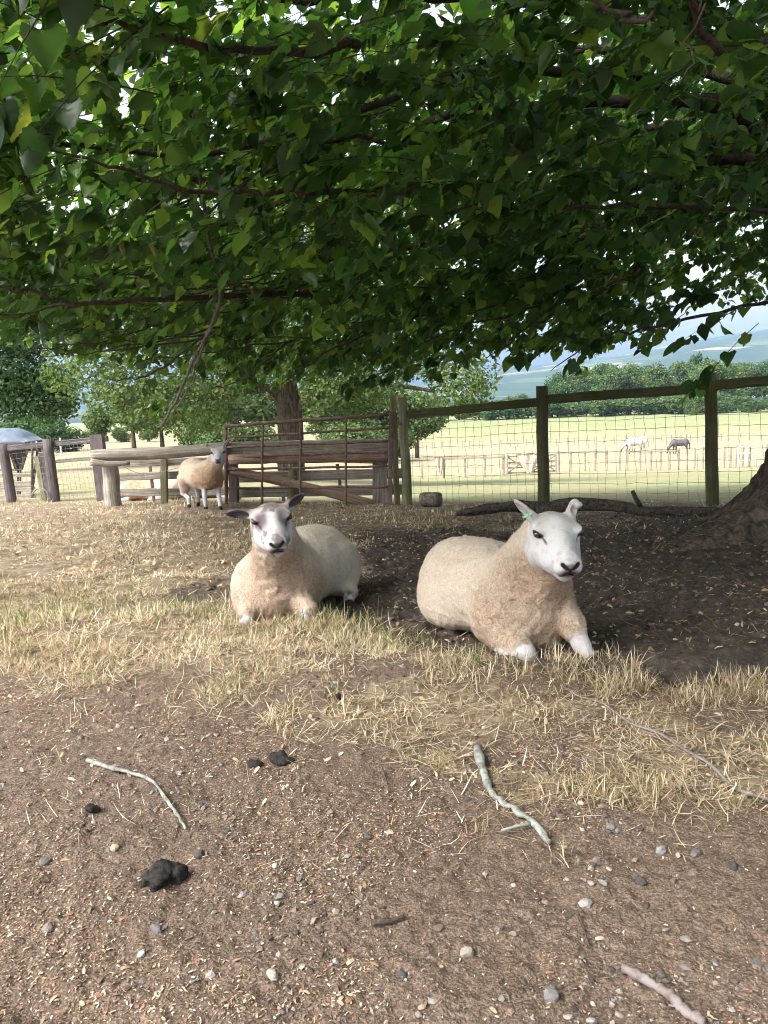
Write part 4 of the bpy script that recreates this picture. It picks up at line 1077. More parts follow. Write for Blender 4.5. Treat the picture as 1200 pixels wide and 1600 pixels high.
# wire fence on the right
def right_fence():
    D = {628: 9.8, 847: 9.2, 1110: 8.45, 1420: 7.6}
    tops = {628: 621, 847: 603, 1110: 583, 1420: 556}; bx = {628: 637, 847: 850, 1110: 1113, 1420: 1422}
    root = empty('wire_fence', at(847, 787, 9.2), 'mossy post and rail fence with square wire mesh along the paddock', 'fence')
    T, B = {}, {}
    for u, d in D.items():
        T[u] = at(u, tops[u], d); B[u] = ground_at(bx[u], 788, d)
        r = .066
        post('post', B[u], T[u], r if u != 628 else .06, 'mossy_wood' if u == 628 else 'green_rail', root)
    b2 = ground_at(621, 793, 9.9); post('post', b2, at(614, 618, 9.9), (.075, .09), 'mossy_wood', root, True)
    ks = list(D)
    rail_v = {628: (641, 655), 847: (627, 640), 1110: (605, 618), 1420: (578, 592)}
    for i, (a, b) in enumerate(zip(ks[:-1], ks[1:])):
        va = {0: 648, 1: 624, 2: 602}[i]; vb = {0: 628, 1: 606, 2: 574}[i]
        pa = at(a + (10 if i == 0 else 4), va, D[a] - .03); pb = at(b - 4, vb, D[b] - .03)
        timber('rail', line(pa, pb, 14, 0.002), rect(.045, .105 if i else .10), 'green_rail', root)
    # wire mesh
    bag = Bag()
    def wire(p, r=.0021):
        V, P = sweep(p, circle(4, r)); bag.add(V, P)
    rows = 11
    for a, b in zip(ks[:-1], ks[1:]):
        n = 17
        top_a = T[a] * 1.0; top_b = T[b] * 1.0
        lo_a, lo_b = B[a] + [0, .07, .0], B[b] + [0, .07, .0]
        hi_a = np.array([T[a][0], T[a][1] + .07, B[a][2] + 1.16]); hi_b = np.array([T[b][0], T[b][1] + .07, B[b][2] + 1.16])
        if a == 628: hi_a[2] -= .06
        G = np.zeros((n + 1, rows, 3))
        hs = np.array([0.03, .125, .225, .33, .44, .55, .66, .765, .865, .94, 1.0])
        for j in range(n + 1):
            t = j / n
            lo = lo_a * (1 - t) + lo_b * t; lo[2] = float(gz0(lo[0], lo[1])); hi = hi_a * (1 - t) + hi_b * t
            for k in range(rows): G[j, k] = lo * (1 - hs[k]) + hi * hs[k]
        sag = np.sin(np.linspace(0, np.pi, n + 1))[:, None] * np.linspace(0, 1, rows)[None] * .02
        G[..., 2] -= sag; G += rng.normal(0, .006, G.shape) * np.array([1, 1.2, .8]); G[..., 0] += (noise2(np.arange(n + 1)[:, None] * 1.0, np.arange(rows)[None] * .35, .5, 5) * .018)
        for k in range(rows): wire(G[:, k], .0026 if k in (0, rows - 1) else .0021)
        for j in range(n + 1): wire(G[j], .0019)
        for j in range(n + 1):
            for k in range(1, rows - 1):
                bag.add(ICO_V * .0048 + G[j, k], [ICO_F])
    o = obj('wire_mesh', bag.mesh('wire_mesh', MAT['wire']), root); o['kind'] = 'stuff'
    # knot hole and bolt on the corner post
    V, P = sweep(line(at(625, 662, 9.74), at(625, 662, 9.70), 3), circle(8, .016)); obj('bolt', make_mesh('bolt', V, P, MAT['rust']), root)
    return T, B
right_fence()

# rusty gate
def rusty_gate():
    DL, DR = 10.0, 9.75
    root = empty('metal_gate', ground_at(480, 795, 9.85), 'rusty seven bar metal gate leaning in front of the log rails', 'gate')
    def P(u, v): t = (u - 352) / 260; return at(u, v, DL * (1 - t) + DR * t)
    bars_l = [666, 684, 699, 714, 734, 763, 795]; bars_r = [647.5, 669, 689, 706, 728, 761, 798]
    for i, (a, b) in enumerate(zip(bars_l, bars_r)):
        log('bar', line(P(352, a), P(609, b), 14, .004), .0225 if i in (0, 6) else .015, 'rust', root, None, 8, 0.02)
    log('end_post', line(P(352, 664), P(354, 796), 8, .002), .025, 'rust', root, None, 8, 0.02)
    timber('end_post', line(P(611, 644), P(609, 800), 8, .001), rect(.055, .05, .006), 'rust', root)
    for u in (411, 470, 541):
        t = (u - 352) / 257
        log('upright', line(P(u, 666 * (1 - t) + 647.5 * t + 1), P(u - 1, 793), 8, .003) - np.array([0, .022, 0]), .015, 'rust', root, None, 8, 0.02)
    return root
rusty_gate()

# log and plank fence behind it
def log_fence():
    d = 10.25
    root = empty('log_fence', ground_at(300, 790, d), 'weathered log and plank fence running across the paddock', 'fence')
    # big round top log on the left, split log beneath its end
    log('top_log', smooth_path([at(143, 712, 9.95), at(200, 710, 10), at(280, 706, 10.05), at(357, 699, 10.1)], 16), .078, 'grey_wood', root, np.r_[.93, np.ones(14), .97], 16, .02)
    log('split_log', smooth_path([at(142, 722, 9.85), at(170, 725, 9.88), at(203, 724, 9.95)], 8), .045, 'grey_wood', root, np.linspace(1, .55, 8))
    # right hand top board and the log below it
    timber('top_board', line(at(358, 702, 10.12), at(614, 697, 10.12), 16, .003), rect(.05, .20, .012), 'grey_wood', root)
    log('log_rail', line(at(358, 718, 10.02), at(612, 714, 10.02), 16, .004), .065, 'red_wood', root, None, 14, .02)
    # fallen diagonal pole
    log('brace_pole', smooth_path([at(358, 735, 10.05), at(430, 750, 10.02), at(520, 771, 10.0), at(582, 789, 10.0)], 14), .068, 'red_wood', root, np.linspace(.85, 1.05, 14), 12, .05)
    # horizontal planks
    for (u0, v0, u1, v1, dd, h) in ((186, 724, 365, 719, 10.5, .10), (188, 745, 362, 739, 10.5, .105), (190, 770, 362, 767, 10.5, .11), (372, 746, 640, 739, 10.5, .14), (372, 769, 640, 765, 10.5, .14)):
        timber('plank', line(at(u0, v0, dd), at(u1, v1, dd), 12, .003), rect(.035, h), 'grey_wood', root)
    # posts
    post('post', ground_at(177, 789, 10.05), at(171, 722, 10.05), .105, 'grey_wood', root)
    post('post', ground_at(257, 785, 10.35), at(256, 716, 10.4), (.085, .09), 'mossy_wood', root, True)
    post('post', ground_at(366, 786, 10.32), at(364, 700, 10.32), (.12, .12), 'brown_wood', root, True)
    post('post', ground_at(457, 788, 10.35), at(458, 718, 10.35), .07, 'mossy_wood', root)
    post('post', ground_at(594, 792, 10.3), at(594, 712, 10.3), (.20, .13), 'grey_wood', root, True)
    # tied wire with a paper scrap
    V, P = sweep(smooth_path([at(190, 727, 9.9), at(215, 739, 9.9), at(245, 739, 9.9), at(278, 731, 9.9)], 14), circle(4, .004)); obj('tie_wire', make_mesh('tie_wire', V, P, MAT['wire']), root)
    # thin rusty struts standing behind the rails
    for (u, v0, v1, dd) in ((236, 714, 762, 10.9), (372, 735, 790, 10.9), (438, 722, 736, 10.9), (530, 725, 745, 10.9)):
        timber('strut', line(at(u - 3, v0, dd), ground_at(u + 3, v1, dd), 5, .001), rect(.045, .03), 'rust', root)
log_fence()

# brown fence on the far left
def brown_fence():
    root = empty('wooden_fence', ground_at(80, 787, 12.0), 'leaning dark brown post fence with wire mesh at far left', 'fence')
    D = {12: 12.2, 80: 12.0, 155: 11.7}
    post('post', ground_at(19, 788, 12.2), at(4, 694, 12.2), .075, 'brown_wood', root)
    post('post', ground_at(87, 789, 12.0), at(74, 686, 12.0), .075, 'brown_wood', root)
    post('post', ground_at(164, 786, 11.7), at(151, 679, 11.7), (.20, .12), 'brown_wood', root, True)
    timber('rail', line(at(-60, 708, 12.3), at(76, 694, 12.1), 8, .002), rect(.05, .09), 'brown_wood', root)
    timber('rail', line(at(76, 694, 12.07), at(168, 685.5, 11.85), 8, .002), rect(.05, .085), 'brown_wood', root)
    timber('rail', line(at(60, 722, 12.5), at(150, 716, 12.1), 8, .002), rect(.04, .06), 'grey_wood', root)
    bag = Bag(); 
    for (ua, ub, da, db) in ((-60, 74, 12.4, 12.05), (80, 155, 12.05, 11.8)):
        n = 16 if ua < 0 else 11
        top = line(at(ua, 708 if ua < 0 else 694, da), at(ub, 694 if ua < 0 else 687, db), n + 1); G = np.zeros((n + 1, 11, 3))
        for j in range(n + 1):
            lo = top[j].copy(); lo[2] = float(gz0(lo[0], lo[1])); lo[0] += .08
            for k in range(11): G[j, k] = top[j] * k / 10 + lo * (1 - k / 10)
        G += rng.normal(0, .006, G.shape)
        for k in range(11): V, P = sweep(G[:, k], circle(4, .0022)); bag.add(V, P)
        for j in range(n + 1): V, P = sweep(G[j], circle(4, .0020)); bag.add(V, P)
    o = obj('wire_mesh', bag.mesh('wire_mesh', MAT['wire']), root); o['kind'] = 'stuff'
brown_fence()
def lean(name, base, top, sec, mat, label, cat):
    r = empty(name, base, label, cat); timber('board', line(np.array(base) - [0, 0, .03], top, 6, .002), rect(*sec), mat, r)
    return r
r_ = timber('leaning_board', line(ground_at(71, 789, 12.15), at(57, 713, 12.2), 6, .002), rect(.085, .05), 'mossy_wood', None); tag(r_, 'pale mossy board leaning near the feed hopper', 'board', 'loose leaning boards')
r_ = timber('leaning_board', line(ground_at(80, 789, 12.1), at(66, 707, 12.12), 6, .002), rect(.10, .05), 'brown_wood', None); tag(r_, 'reddish brown board leaning against the second fence post', 'board', 'loose leaning boards')
V, P = sweep(np.array([at(63 + 13 * math.cos(a), 776 + 13 * math.sin(a), 11.9) for a in np.linspace(-3.0, .6, 14)]), circle(6, .012)); o_ = obj('hose_loop', make_mesh('hose_loop', V, P, MAT['wire'])); tag(o_, 'grey hose loop lying at the leaning boards', 'hose')

def plank_hurdle():
    root = empty('plank_hurdle', ground_at(25, 785, 13.4), 'low grey plank hurdle behind the brown fence', 'hurdle')
    for (u0, v0, u1, v1, h) in ((-70, 743, 55, 742, .07), (-70, 757, 50, 756, .10), (-70, 765, 55, 764, .07), (-70, 779, 55, 777, .10)):
        timber('plank', line(at(u0, v0, 13.4), at(u1, v1, 13.4), 8, .002), rect(.035, h), 'grey_wood', root)
    post('post', ground_at(51, 784, 13.38), at(50, 690, 13.38), .022, 'brown_wood', root)
    post('post', ground_at(-66, 784, 13.45), at(-66, 735, 13.45), .05, 'grey_wood', root)
plank_hurdle()

def feed_hopper():
    d = 14.2; s = d / FPX
    g = ground_at(14, 780, d)
    root = empty('feed_hopper', g, 'blue grey domed feed hopper with dark funnel at left edge', 'feeder')
    cx = at(6, 700, d)
    # lid: barrel vaulted sheet with a rim
    prof = []
    zt, zr = at(6, 669, d)[2], at(6, 690, d)[2]
    xs = at(-46, 690, d)[0], at(53, 690, d)[0]
    n = 15
    V = []
    for y in (d + .42 * np.sin(np.linspace(-math.pi / 2, math.pi / 2, 9))):
        yy = max(0.0, 1 - abs((y - d) / .42) ** 5)
        for i in range(n):
            t = i / (n - 1) * 2 - 1
            V.append([cx[0] + t * (xs[1] - xs[0]) / 2, y, zr + (zt - zr) * yy * (1 - abs(t) ** 3.2) * (1 + .02 * math.sin(t * 22))])
    V = np.array(V); idx = np.arange(9 * n).reshape(9, n)
    q = np.stack([idx[:-1, :-1], idx[:-1, 1:], idx[1:, 1:], idx[1:, :-1]], -1).reshape(-1, 4)
    lower = V.copy(); lower[:, 2] = np.maximum(lower[:, 2] - .02, zr - .02)
    rim = np.concatenate([idx[0], idx[1:, -1], idx[-1, -2::-1], idx[-2:0:-1, 0]]); k = len(V)
    sideq = np.stack([rim, np.roll(rim, -1), np.roll(rim, -1) + k, rim + k], -1)
    lid = obj('lid', make_mesh('lid', np.vstack([V, lower]), [q, q[:, ::-1] + k, sideq], MAT['lid']), root)
    p0 = [cx[0] - .60, d - .44, zr - .03]; p1 = [cx[0] + .60, d - .44, zr - .03]
    rm = timber('lid_rim', line(p0, p1, 5), rect(.03, .05, .004), 'brown_wood', root); rm.parent = lid; rm.location = (0, 0, 0)
    # funnel
    a = at(16, 694, d); b = at(42, 694, d); tip = at(29, 735, d)
    w1, w0 = (at(43, 694, d)[0] - at(16, 694, d)[0]) / 2, .05; c1 = at(29.5, 692, d); c0 = at(29.5, 735, d)
    ring = []
    for c, ww in ((c1, w1), (c0, w0)):
        for sx, sy in ((-1, -1), (1, -1), (1, 1), (-1, 1)): ring.append([c[0] + sx * ww, d + sy * ww, c[2]])
    obj('funnel', make_mesh('funnel', np.array(ring), [np.array([[0, 1, 5, 4], [1, 2, 6, 5], [2, 3, 7, 6], [3, 0, 4, 7], [3, 2, 1, 0], [4, 5, 6, 7]])], MAT['darkmesh'], smooth=False), root)
    for u0, u1 in ((45, 33), (13, 26)):
        timber('strut', line(at(u0, 694, d - .1), at(u1, 733, d - .1), 4), rect(.03, .03, .004), 'rust', root)
    for u in (28, 32): log('leg', line(at(u, 733, d), ground_at(u, 780, d), 4), .018, 'brown_wood', root, None, 8)
    for u in (-44, 50): log('leg', line([at(u, 690, d)[0], d + .3, zr], ground_at(u, 780, d + .3), 4), .025, 'brown_wood', root, None, 8)
    timber('trough', line(at(-70, 734, d), at(28, 734, d), 6), rect(.04, .03), 'grey_wood', root)
feed_hopper()

# ------------------------------------------------------------------ distant paddock fences
def field_fence():
    root = empty('paddock_fence', ground_at(740, 740, 41), 'grey post and rail fence crossing the far field', 'fence')
    us = [600, 628, 660, 694, 727, 758, 787]
    tops = [713, 712, 711, 708, 705, 708, 708]
    P = [ground_at(u, 742, 41) for u in us]
    for u, t, p in zip(us, tops, P): post('post', p, np.array([p[0], p[1], p[2] + 1.18]), (.16 if u == 787 else .095, .12), 'grey_wood', root, True)
    for a, b in zip(P[:-1], P[1:]):
        for h in (1.05,): timber('rail', line(a + [0, -.08, h], b + [0, -.08, h], 4), rect(.05, .10), 'grey_wood', root)
        timber('strand', line(a + [0, -.08, .55], b + [0, -.08, .55], 3), rect(.014, .014, .002), 'grey_wood', root)
    us2 = [873, 892, 914, 930, 948, 968, 980, 1000, 1017, 1032, 1046, 1060, 1073, 1085, 1098, 1131, 1141, 1150, 1160, 1170, 1180, 1196]
    Q = [ground_at(u, 738, 43) for u in us2]
    for p in Q: post('post', p, p + [0, 0, 1.2 + rng.uniform(-.05, .05)], (.09, .09), 'grey_wood', root, True)
    for i in (0, 1, 2, 3, 6, 7, 8, 9, 10): timber('rail', line(Q[i] + [0, -.07, 1.08], Q[i + 1] + [0, -.07, 1.08], 3), rect(.045, .09), 'grey_wood', root)
    for i in range(len(Q) - 1): timber('strand', line(Q[i] + [0, -.07, .6], Q[i + 1] + [0, -.07, .6], 3), rect(.012, .012, .002), 'grey_wood', root)
field_fence()
def field_gate():
    a, b = ground_at(791, 741, 41), ground_at(868, 741, 41.6); a = ground_at(792, 741, 41)
    root = empty('field_gate', a, 'grey cross braced wooden gate in the far field fence', 'gate')
    for h in (.18, .45, .72, 1.05): timber('bar', line(a + [0, -.05, h], b + [0, -.05, h], 4), rect(.05, .085), 'grey_wood', root)
    m = (a + b) / 2
    for (p, q, h0, h1) in ((a, m, .18, 1.05), (a, m, 1.05, .18), (m, b, .18, 1.05), (m, b, 1.05, .18)): timber('brace', line(p + [0, -.1, h0], q + [0, -.1, h1], 4), rect(.04, .07), 'grey_wood', root)
    for p in (a, b): timber('stile', line(p + [0, -.15, .1], p + [0, -.15, 1.15], 3), rect(.09, .07), 'grey_wood', root)
field_gate()
def hung_cloth(u, w, h, label):
    p = ground_at(u, 741, 40.6); n = 9
    V = []
    for j in range(n):
        t = j / (n - 1); ww = w * (1 - .75 * t ** 1.5)
        for i in range(n):
            q = i / (n - 1) * 2 - 1
            V.append([p[0] + q * ww / 2 + .1 * t, 40.75 + .09 * math.sin(q * 6 + t * 3) - .06 * math.cos(q * 2), p[2] + 1.17 - h * t - .05 * abs(q)])
    V = np.array(V); idx = np.arange(n * n).reshape(n, n); q = np.stack([idx[:-1, :-1], idx[1:, :-1], idx[1:, 1:], idx[:-1, 1:]], -1).reshape(-1, 4)
    V2 = V + [0, .025, 0]; k = len(V); rim = np.concatenate([idx[0], idx[1:, -1], idx[-1, -2::-1], idx[-2:0:-1, 0]])
    o = obj('blanket', make_mesh('blanket', np.vstack([V, V2]), [q, q[:, ::-1] + k, np.stack([rim, rim + k, np.roll(rim, -1) + k, np.roll(rim, -1)], -1)], MAT['cloth']))
    tag(o, label, 'blanket', 'blankets hung out in the far field')
hung_cloth(686, .48, .95, 'small brown blanket hung over the far paddock fence')
hung_cloth(826, 1.15, 1.0, 'large pale brown blanket hung over the far wooden gate')
def far_line_fence():
    root = empty('far_fence', ground_at(900, 694, 118), 'low line of thin posts across the field far behind the horses', 'fence')
    us = list(range(600, 1240, 15)); P = [ground_at(u + rng.uniform(-3, 3), 694, 118) for u in us]
    for p in P: timber('post', line(p - [0, 0, .1], p + [0, 0, 1.15], 3), rect(.14, .14), 'grey_wood', root)
    for a, b in zip(P[:-1], P[1:]): timber('strand', line(a + [0, 0, 1.05], b + [0, 0, 1.05], 2), rect(.03, .03, .004), 'grey_wood', root)
far_line_fence()
def white_hurdle(u0, u1, v, d, label, h=1.0):
    a, b = ground_at(u0, v, d), ground_at(u1, v, d); root = empty('metal_hurdle', (a + b) / 2, label, 'hurdle')
    for t in (0, .5, 1): p = a * (1 - t) + b * t; log('upright', line(p - [0, 0, .1], p + [0, 0, h], 3), .035, 'white_metal', root, None, 8)
    for k in (.35, .68, 1.0): log('bar', line(a + [0, 0, h * k], b + [0, 0, h * k], 3), .03, 'white_metal', root, None, 8)
white_hurdle(284, 322, 700, 46, 'white metal hurdle in the field above the standing sheep', 0.7)
white_hurdle(1152, 1180, 737, 42.5, 'white metal hurdle in the far fence beside the big trunk', 1.15)

# ------------------------------------------------------------------ fallen wood, dung, sticks
def fallen_log():
    d = 7.7
    p = [at(838, 803, d), at(852, 796, d), at(885, 789, d), at(930, 789, d), at(975, 793, 7.6), at(1010, 798, 7.5), at(1060, 799, 7.4), at(1125, 800, 7.3)]
    for q in p: q[2] = max(q[2], float(gz0(q[0], q[1])) + .015)
    p = smooth_path(p, 34); sec = circle(18, .070, 1, .07)
    V, P = sweep(p, sec, np.interp(np.linspace(0, 1, 34), [0, .05, .3, .6, 1], [.75, 1.0, 1.05, .75, .55]))
    V += (noise3(V, 14, 5) * .014)[:, None] * rng.normal(0, .35, (len(V), 3)) + noise3(V, 7, 6)[:, None] * np.array([0, .005, .012])
    root = empty('fallen_log', p[10], 'long dark fallen log lying along the wire fence', 'log')
    obj('trunk', make_mesh('fallen_log', V, P, MAT['log']), root)
    V, P = sweep(smooth_path([at(1000, 790, 7.45), at(993, 778, 7.42), at(988, 767, 7.42)], 6), circle(8, .028, 1, .1), np.linspace(1, .8, 6)); obj('stub', make_mesh('stub', V, P, MAT['log']), root)
    q = [at(712, 803, 7.6), at(750, 797, 7.65), at(790, 792, 7.7), at(835, 791, 7.72), at(850, 793, 7.74)]
    for t in q: t[2] = max(t[2], float(gz0(t[0], t[1])) + .02)
    q = smooth_path(q, 22); V, P = sweep(q, circle(16, .055, 1, .09), np.interp(np.linspace(0, 1, 22), [0, .15, .7, 1], [.30, .8, 1.0, .9]))
    V += noise3(V, 12, 8)[:, None] * np.array([.002, .006, .014])
    o = obj('fallen_log', make_mesh('fallen_log_small', V, P, MAT['log'])); tag(o, 'thinner dark fallen log left of the long log', 'log')
    g = ground_at(672, 790, 8.9); c = at(672, 780, 8.9)
    a, b = c + [-.10, .05, -.01], c + [.115, -.05, .0]
    V, P = sweep(line(a, b, 8), circle(16, .082, 1, .05), np.r_[.9, np.ones(6), .92]); o = obj('log_stump', make_mesh('log_stump', V, P, MAT['stump'])); tag(o, 'short sawn log lying at the foot of the corner post', 'log')
fallen_log()

def stick(name, pix, r0, r1, mat, label, n=26, lift=0.006, fork=None):
    P = []
    for (u, v) in pix:
        ray = at(u, v, 1.0) - CAM; t = 1.05 / -ray[2]
        for _ in range(6):
            q = CAM + ray * t; t = (1.05 - float(gz0(q[0], q[1]))) / -ray[2]
        q = CAM + ray * t; P.append([q[0], q[1], float(gz(q[0], q[1])) + lift + r0 * .8])
    p = smooth_path(P, n); p += rng.normal(0, r0 * .12, p.shape)
    sc = np.linspace(r0, r1, n) * (1 + .16 * rng.normal(0, 1, n)) * np.where(rng.uniform(0, 1, n) < .12, 1.3, 1.0)
    V, F_ = sweep(p, circle(10, 1.0, 1, .05), sc); V += noise3(V, 90, 3)[:, None] * r0 * .12
    if fork:
        root = empty(name, p[0], label, 'stick', 'fallen sticks on the ground'); obj('stem', make_mesh(name, V, F_, MAT[mat]), root)
        for (i, du, dv, ln) in fork:
            e = p[i] + np.array([du, dv, .004]) * ln; V, F_ = sweep(line(p[i], e, 5, r0 * .1), circle(7, r0 * .45), np.linspace(1, .5, 5)); obj('side_twig', make_mesh('side_twig', V, F_, MAT[mat]), root)
        return
    o = obj(name, make_mesh(name, V, F_, MAT[mat])); tag(o, label, 'stick', 'fallen sticks on the ground')
stick('stick', [(745, 1170), (754, 1205), (770, 1238), (800, 1262), (832, 1288), (860, 1315)], .0120, .0075, 'lichen_stick', 'thick grey lichen covered stick below the right sheep', fork=[(20, -.9, -.35, .09), (17, .3, -.5, .03)])
stick('stick', [(137, 1194), (170, 1210), (210, 1221), (240, 1232), (262, 1262), (280, 1285), (291, 1302)], .0062, .0030, 'lichen_stick', 'thin curved pale green stick on the left dirt')
stick('stick', [(876, 1076), (905, 1092), (940, 1106), (985, 1135), (1030, 1152), (1068, 1184), (1110, 1206), (1150, 1238), (1200, 1258), (1290, 1296)], .0026, .0055, 'purple_stick', 'long thin brown branch running to the right edge', 40, .012)
stick('stick', [(974, 1521), (1010, 1540), (1045, 1562), (1070, 1584), (1100, 1606)], .0085, .0075, 'purple_stick', 'short purplish grey stick at the bottom right corner', fork=[(8, .9, .3, .018), (17, -.8, .2, .022)])
stick('stick', [(582, 1448), (605, 1444), (632, 1442)], .0050, .0040, 'limb', 'small dark brown twig lying at the bottom centre', 10)
stick('stick', [(598, 1700 - 500), (606, 1225), (608, 1252)], .0016, .0010, 'limb', 'hair thin twig on the dirt left of the lichen stick', 10)
stick('stick', [(905, 1432), (914, 1458), (922, 1482)], .0022, .0015, 'limb', 'thin dark twig right of the bottom centre', 10)

def lump(pix, size, sq, mat, label, name='dung_pile', cat='dung', lobes=7, seed=0, fine=.006):
    ray = at(*pix, 1.0) - CAM; t = 1.05 / -ray[2]; q = CAM + ray * t; q[2] = float(gz(q[0], q[1]))
    F = Field(np.arange(q[0] - size * 1.2, q[0] + size * 1.2, fine), np.arange(q[1] - size * 1.1, q[1] + size * 1.1, fine), np.arange(q[2] - .02, q[2] + size * 1.2, fine))
    r = np.random.default_rng(seed)
    for i in range(lobes):
        a = r.uniform(0, 6.28); rr = r.uniform(0, .5) * size
        c = q + np.array([math.cos(a) * rr * sq[0], math.sin(a) * rr * sq[1], r.uniform(.1, .45) * size * sq[2]])
        a2 = r.uniform(0, 6.28); Ry = np.array([[math.cos(a2), -math.sin(a2), 0], [math.sin(a2), math.cos(a2), 0], [0, 0, 1]])
        F.ell(c, size * np.array([r.uniform(.22, .36), r.uniform(.16, .26), r.uniform(.14, .24) * sq[2] * 1.4]), Ry, .007)
    V, Q = F.mesh(); V = V + noise3(V, 70, seed)[:, None] * rng.normal(0, .0008, V.shape) + ((1 - 2 * np.abs(noise3(V, 38, seed + 1))) * .006 + noise3(V, 95, seed + 2) * .0035)[:, None] * normals(V, Q)
    o = obj(name, make_mesh(name, V, [Q], MAT[mat])); tag(o, label, cat, 'dung lumps on the dirt' if cat == 'dung' else None)
lump((258, 1376), .072, (1.0, .75, .9), 'dung', 'large black knobbly dung lump on the left dirt', lobes=22, seed=3, fine=.004)
lump((440, 1190), .060, (1.0, .6, .6), 'dung', 'flattened black dung lump at the grass edge', lobes=12, seed=5)
lump((400, 1196), .050, (1.2, .35, .35), 'dung', 'thin tail of black dung beside the flattened lump', lobes=6, seed=8)
lump((142, 1274), .036, (1.0, .7, .7), 'dung', 'small brown dung lump below the curved green stick', lobes=4, seed=9, fine=.005)
lump((526, 1098), .030, (.8, .7, 1.0), 'dung', 'dark dung lump in the grass between the sheep', lobes=4, seed=11, fine=.005)

def big_stone(pix, s, col, seed, label):
    ray = at(*pix, 1.0) - CAM; t = 1.05 / -ray[2]; q = CAM + ray * t; q[2] = float(gz(q[0], q[1])) + s * .22
    r = np.random.default_rng(seed)
    V = []; mid = {}
    VV = list(ICO_V); Fc = []
    def m_(a, b):
        k = (min(a, b), max(a, b))
        if k not in mid: mid[k] = len(VV); p = (VV[a] + VV[b]); VV.append(p / np.linalg.norm(p))
        return mid[k]
    for a, b, c in ICO_F:
        ab, bc, ca = m_(a, b), m_(b, c), m_(c, a); Fc += [[a, ab, ca], [b, bc, ab], [c, ca, bc], [ab, bc, ca]]
    V = np.array(VV); V = V * (1 + .30 * noise3(V, 1.3, seed) + .06 * r.normal(0, 1, (len(V), 1))[:, 0])[:, None]
    V = V * np.array([1, r.uniform(.65, .95), r.uniform(.55, .8)]) * s; a = r.uniform(0, 6.28)
    V = V @ np.array([[math.cos(a), -math.sin(a), 0], [math.sin(a), math.cos(a), 0], [0, 0, 1]]) + q
    o = obj('stone', make_mesh('stone', V, [np.array(Fc)], MAT['stone'], np.tile(np.array(col), (len(V), 1)), False)); tag(o, label, 'stone', 'larger loose stones on the dirt')
for pix, s, col, lab in [((1001, 1378), .016, (.06, .055, .055), 'black angular stone right of the lichen stick'), ((180, 1330), .013, (.42, .33, .20), 'small round tan stone left of the black dung'),
                         ((1034, 1328), .015, (.22, .21, .21), 'grey stone nearest the right edge grass'), ((1087, 1334), .014, (.13, .12, .12), 'dark grey stone beside the right edge grass'),
                         ((1147, 1358), .014, (.05, .048, .048), 'black stone at the right edge of the dirt'), ((915, 1413), .014, (.30, .28, .26), 'pale flat stone in the lower right dirt'),
                         ((730, 1492), .015, (.27, .24, .21), 'pale stone in the bottom centre dirt'), ((628, 1526), .011, (.06, .06, .065), 'small black stone near the bottom centre twig'),
                         ((312, 1345), .012, (.07, .065, .065), 'round dark stone right of the black dung'), ((245, 1458), .014, (.13, .12, .125), 'grey stone below the black dung'),
                         ((75, 1452), .013, (.20, .16, .14), 'brown grey stone at lower left'), ((426, 1530), .015, (.30, .28, .23), 'light stone at the bottom left centre'),
                         ((862, 1560), .016, (.17, .16, .16), 'grey stone at the bottom right beside the purplish stick'), ((430, 1360), .008, (.48, .45, .42), 'small white chip right of the black dung'),
                         ((70, 1345), .017, (.13, .12, .115), 'dark stone near the left edge'), ((955, 1290), .013, (.19, .17, .16), 'grey brown stone below the long branch')]:
    big_stone(pix, s, col, len(lab) + pix[0], lab)
# ------------------------------------------------------------------ the big lime tree
LEAF_V = np.array([[0, 0, 0], [0, .33, .0], [0, .66, -.01], [0, 1.0, -.06],
                   [-.30, -.10, .03], [-.48, .20, .07], [-.40, .52, .06], [-.18, .80, .0],
                   [.30, -.10, .03], [.48, .20, .07], [.40, .52, .06], [.18, .80, .0]])
LEAF_T = np.array([[0, 5, 4], [0, 1, 5], [1, 6, 5], [1, 2, 6], [2, 7, 6], [2, 3, 7], [0, 8, 9], [0, 9, 1], [1, 9, 10], [1, 10, 2], [2, 10, 11], [2, 11, 3]])
def leaf_variant(seed):
    r = np.random.default_rng(seed); V = LEAF_V.copy(); V[4:] += r.normal(0, .03, (8, 3)); V[:, 2] -= .22 * V[:, 1] ** 2 * r.uniform(.2, 1.4)
    V[:, 2] += r.uniform(-.2, .5) * np.abs(V[:, 0]); V[:, 0] *= r.uniform(.85, 1.1); V[:, 0] += .12 * r.normal() * V[:, 1] ** 2
    return V
def zlow(x, y):
    d = y
    z = np.interp(d, [0.5, 1.5, 2.5, 3.5, 5, 6.5, 8, 9.5, 11.5], [2.05, 2.02, 1.98, 1.92, 1.75, 1.64, 1.56, 1.52, 1.6])
    az = x / np.maximum(y, .5)
    z = z + np.interp(az, [-.6, -.46, -.36, -.22, 0.0, .1, .2, .32, .42, .5, .8], [.62, .50, .24, .02, .00, .06, .14, .24, .50, .62, .70]) * np.clip(y / 8, .25, 1.1)
    return z + .14 * fbm2(x, y, .9, 3, 301) + .06 * fbm2(x, y, 3.1, 2, 305)

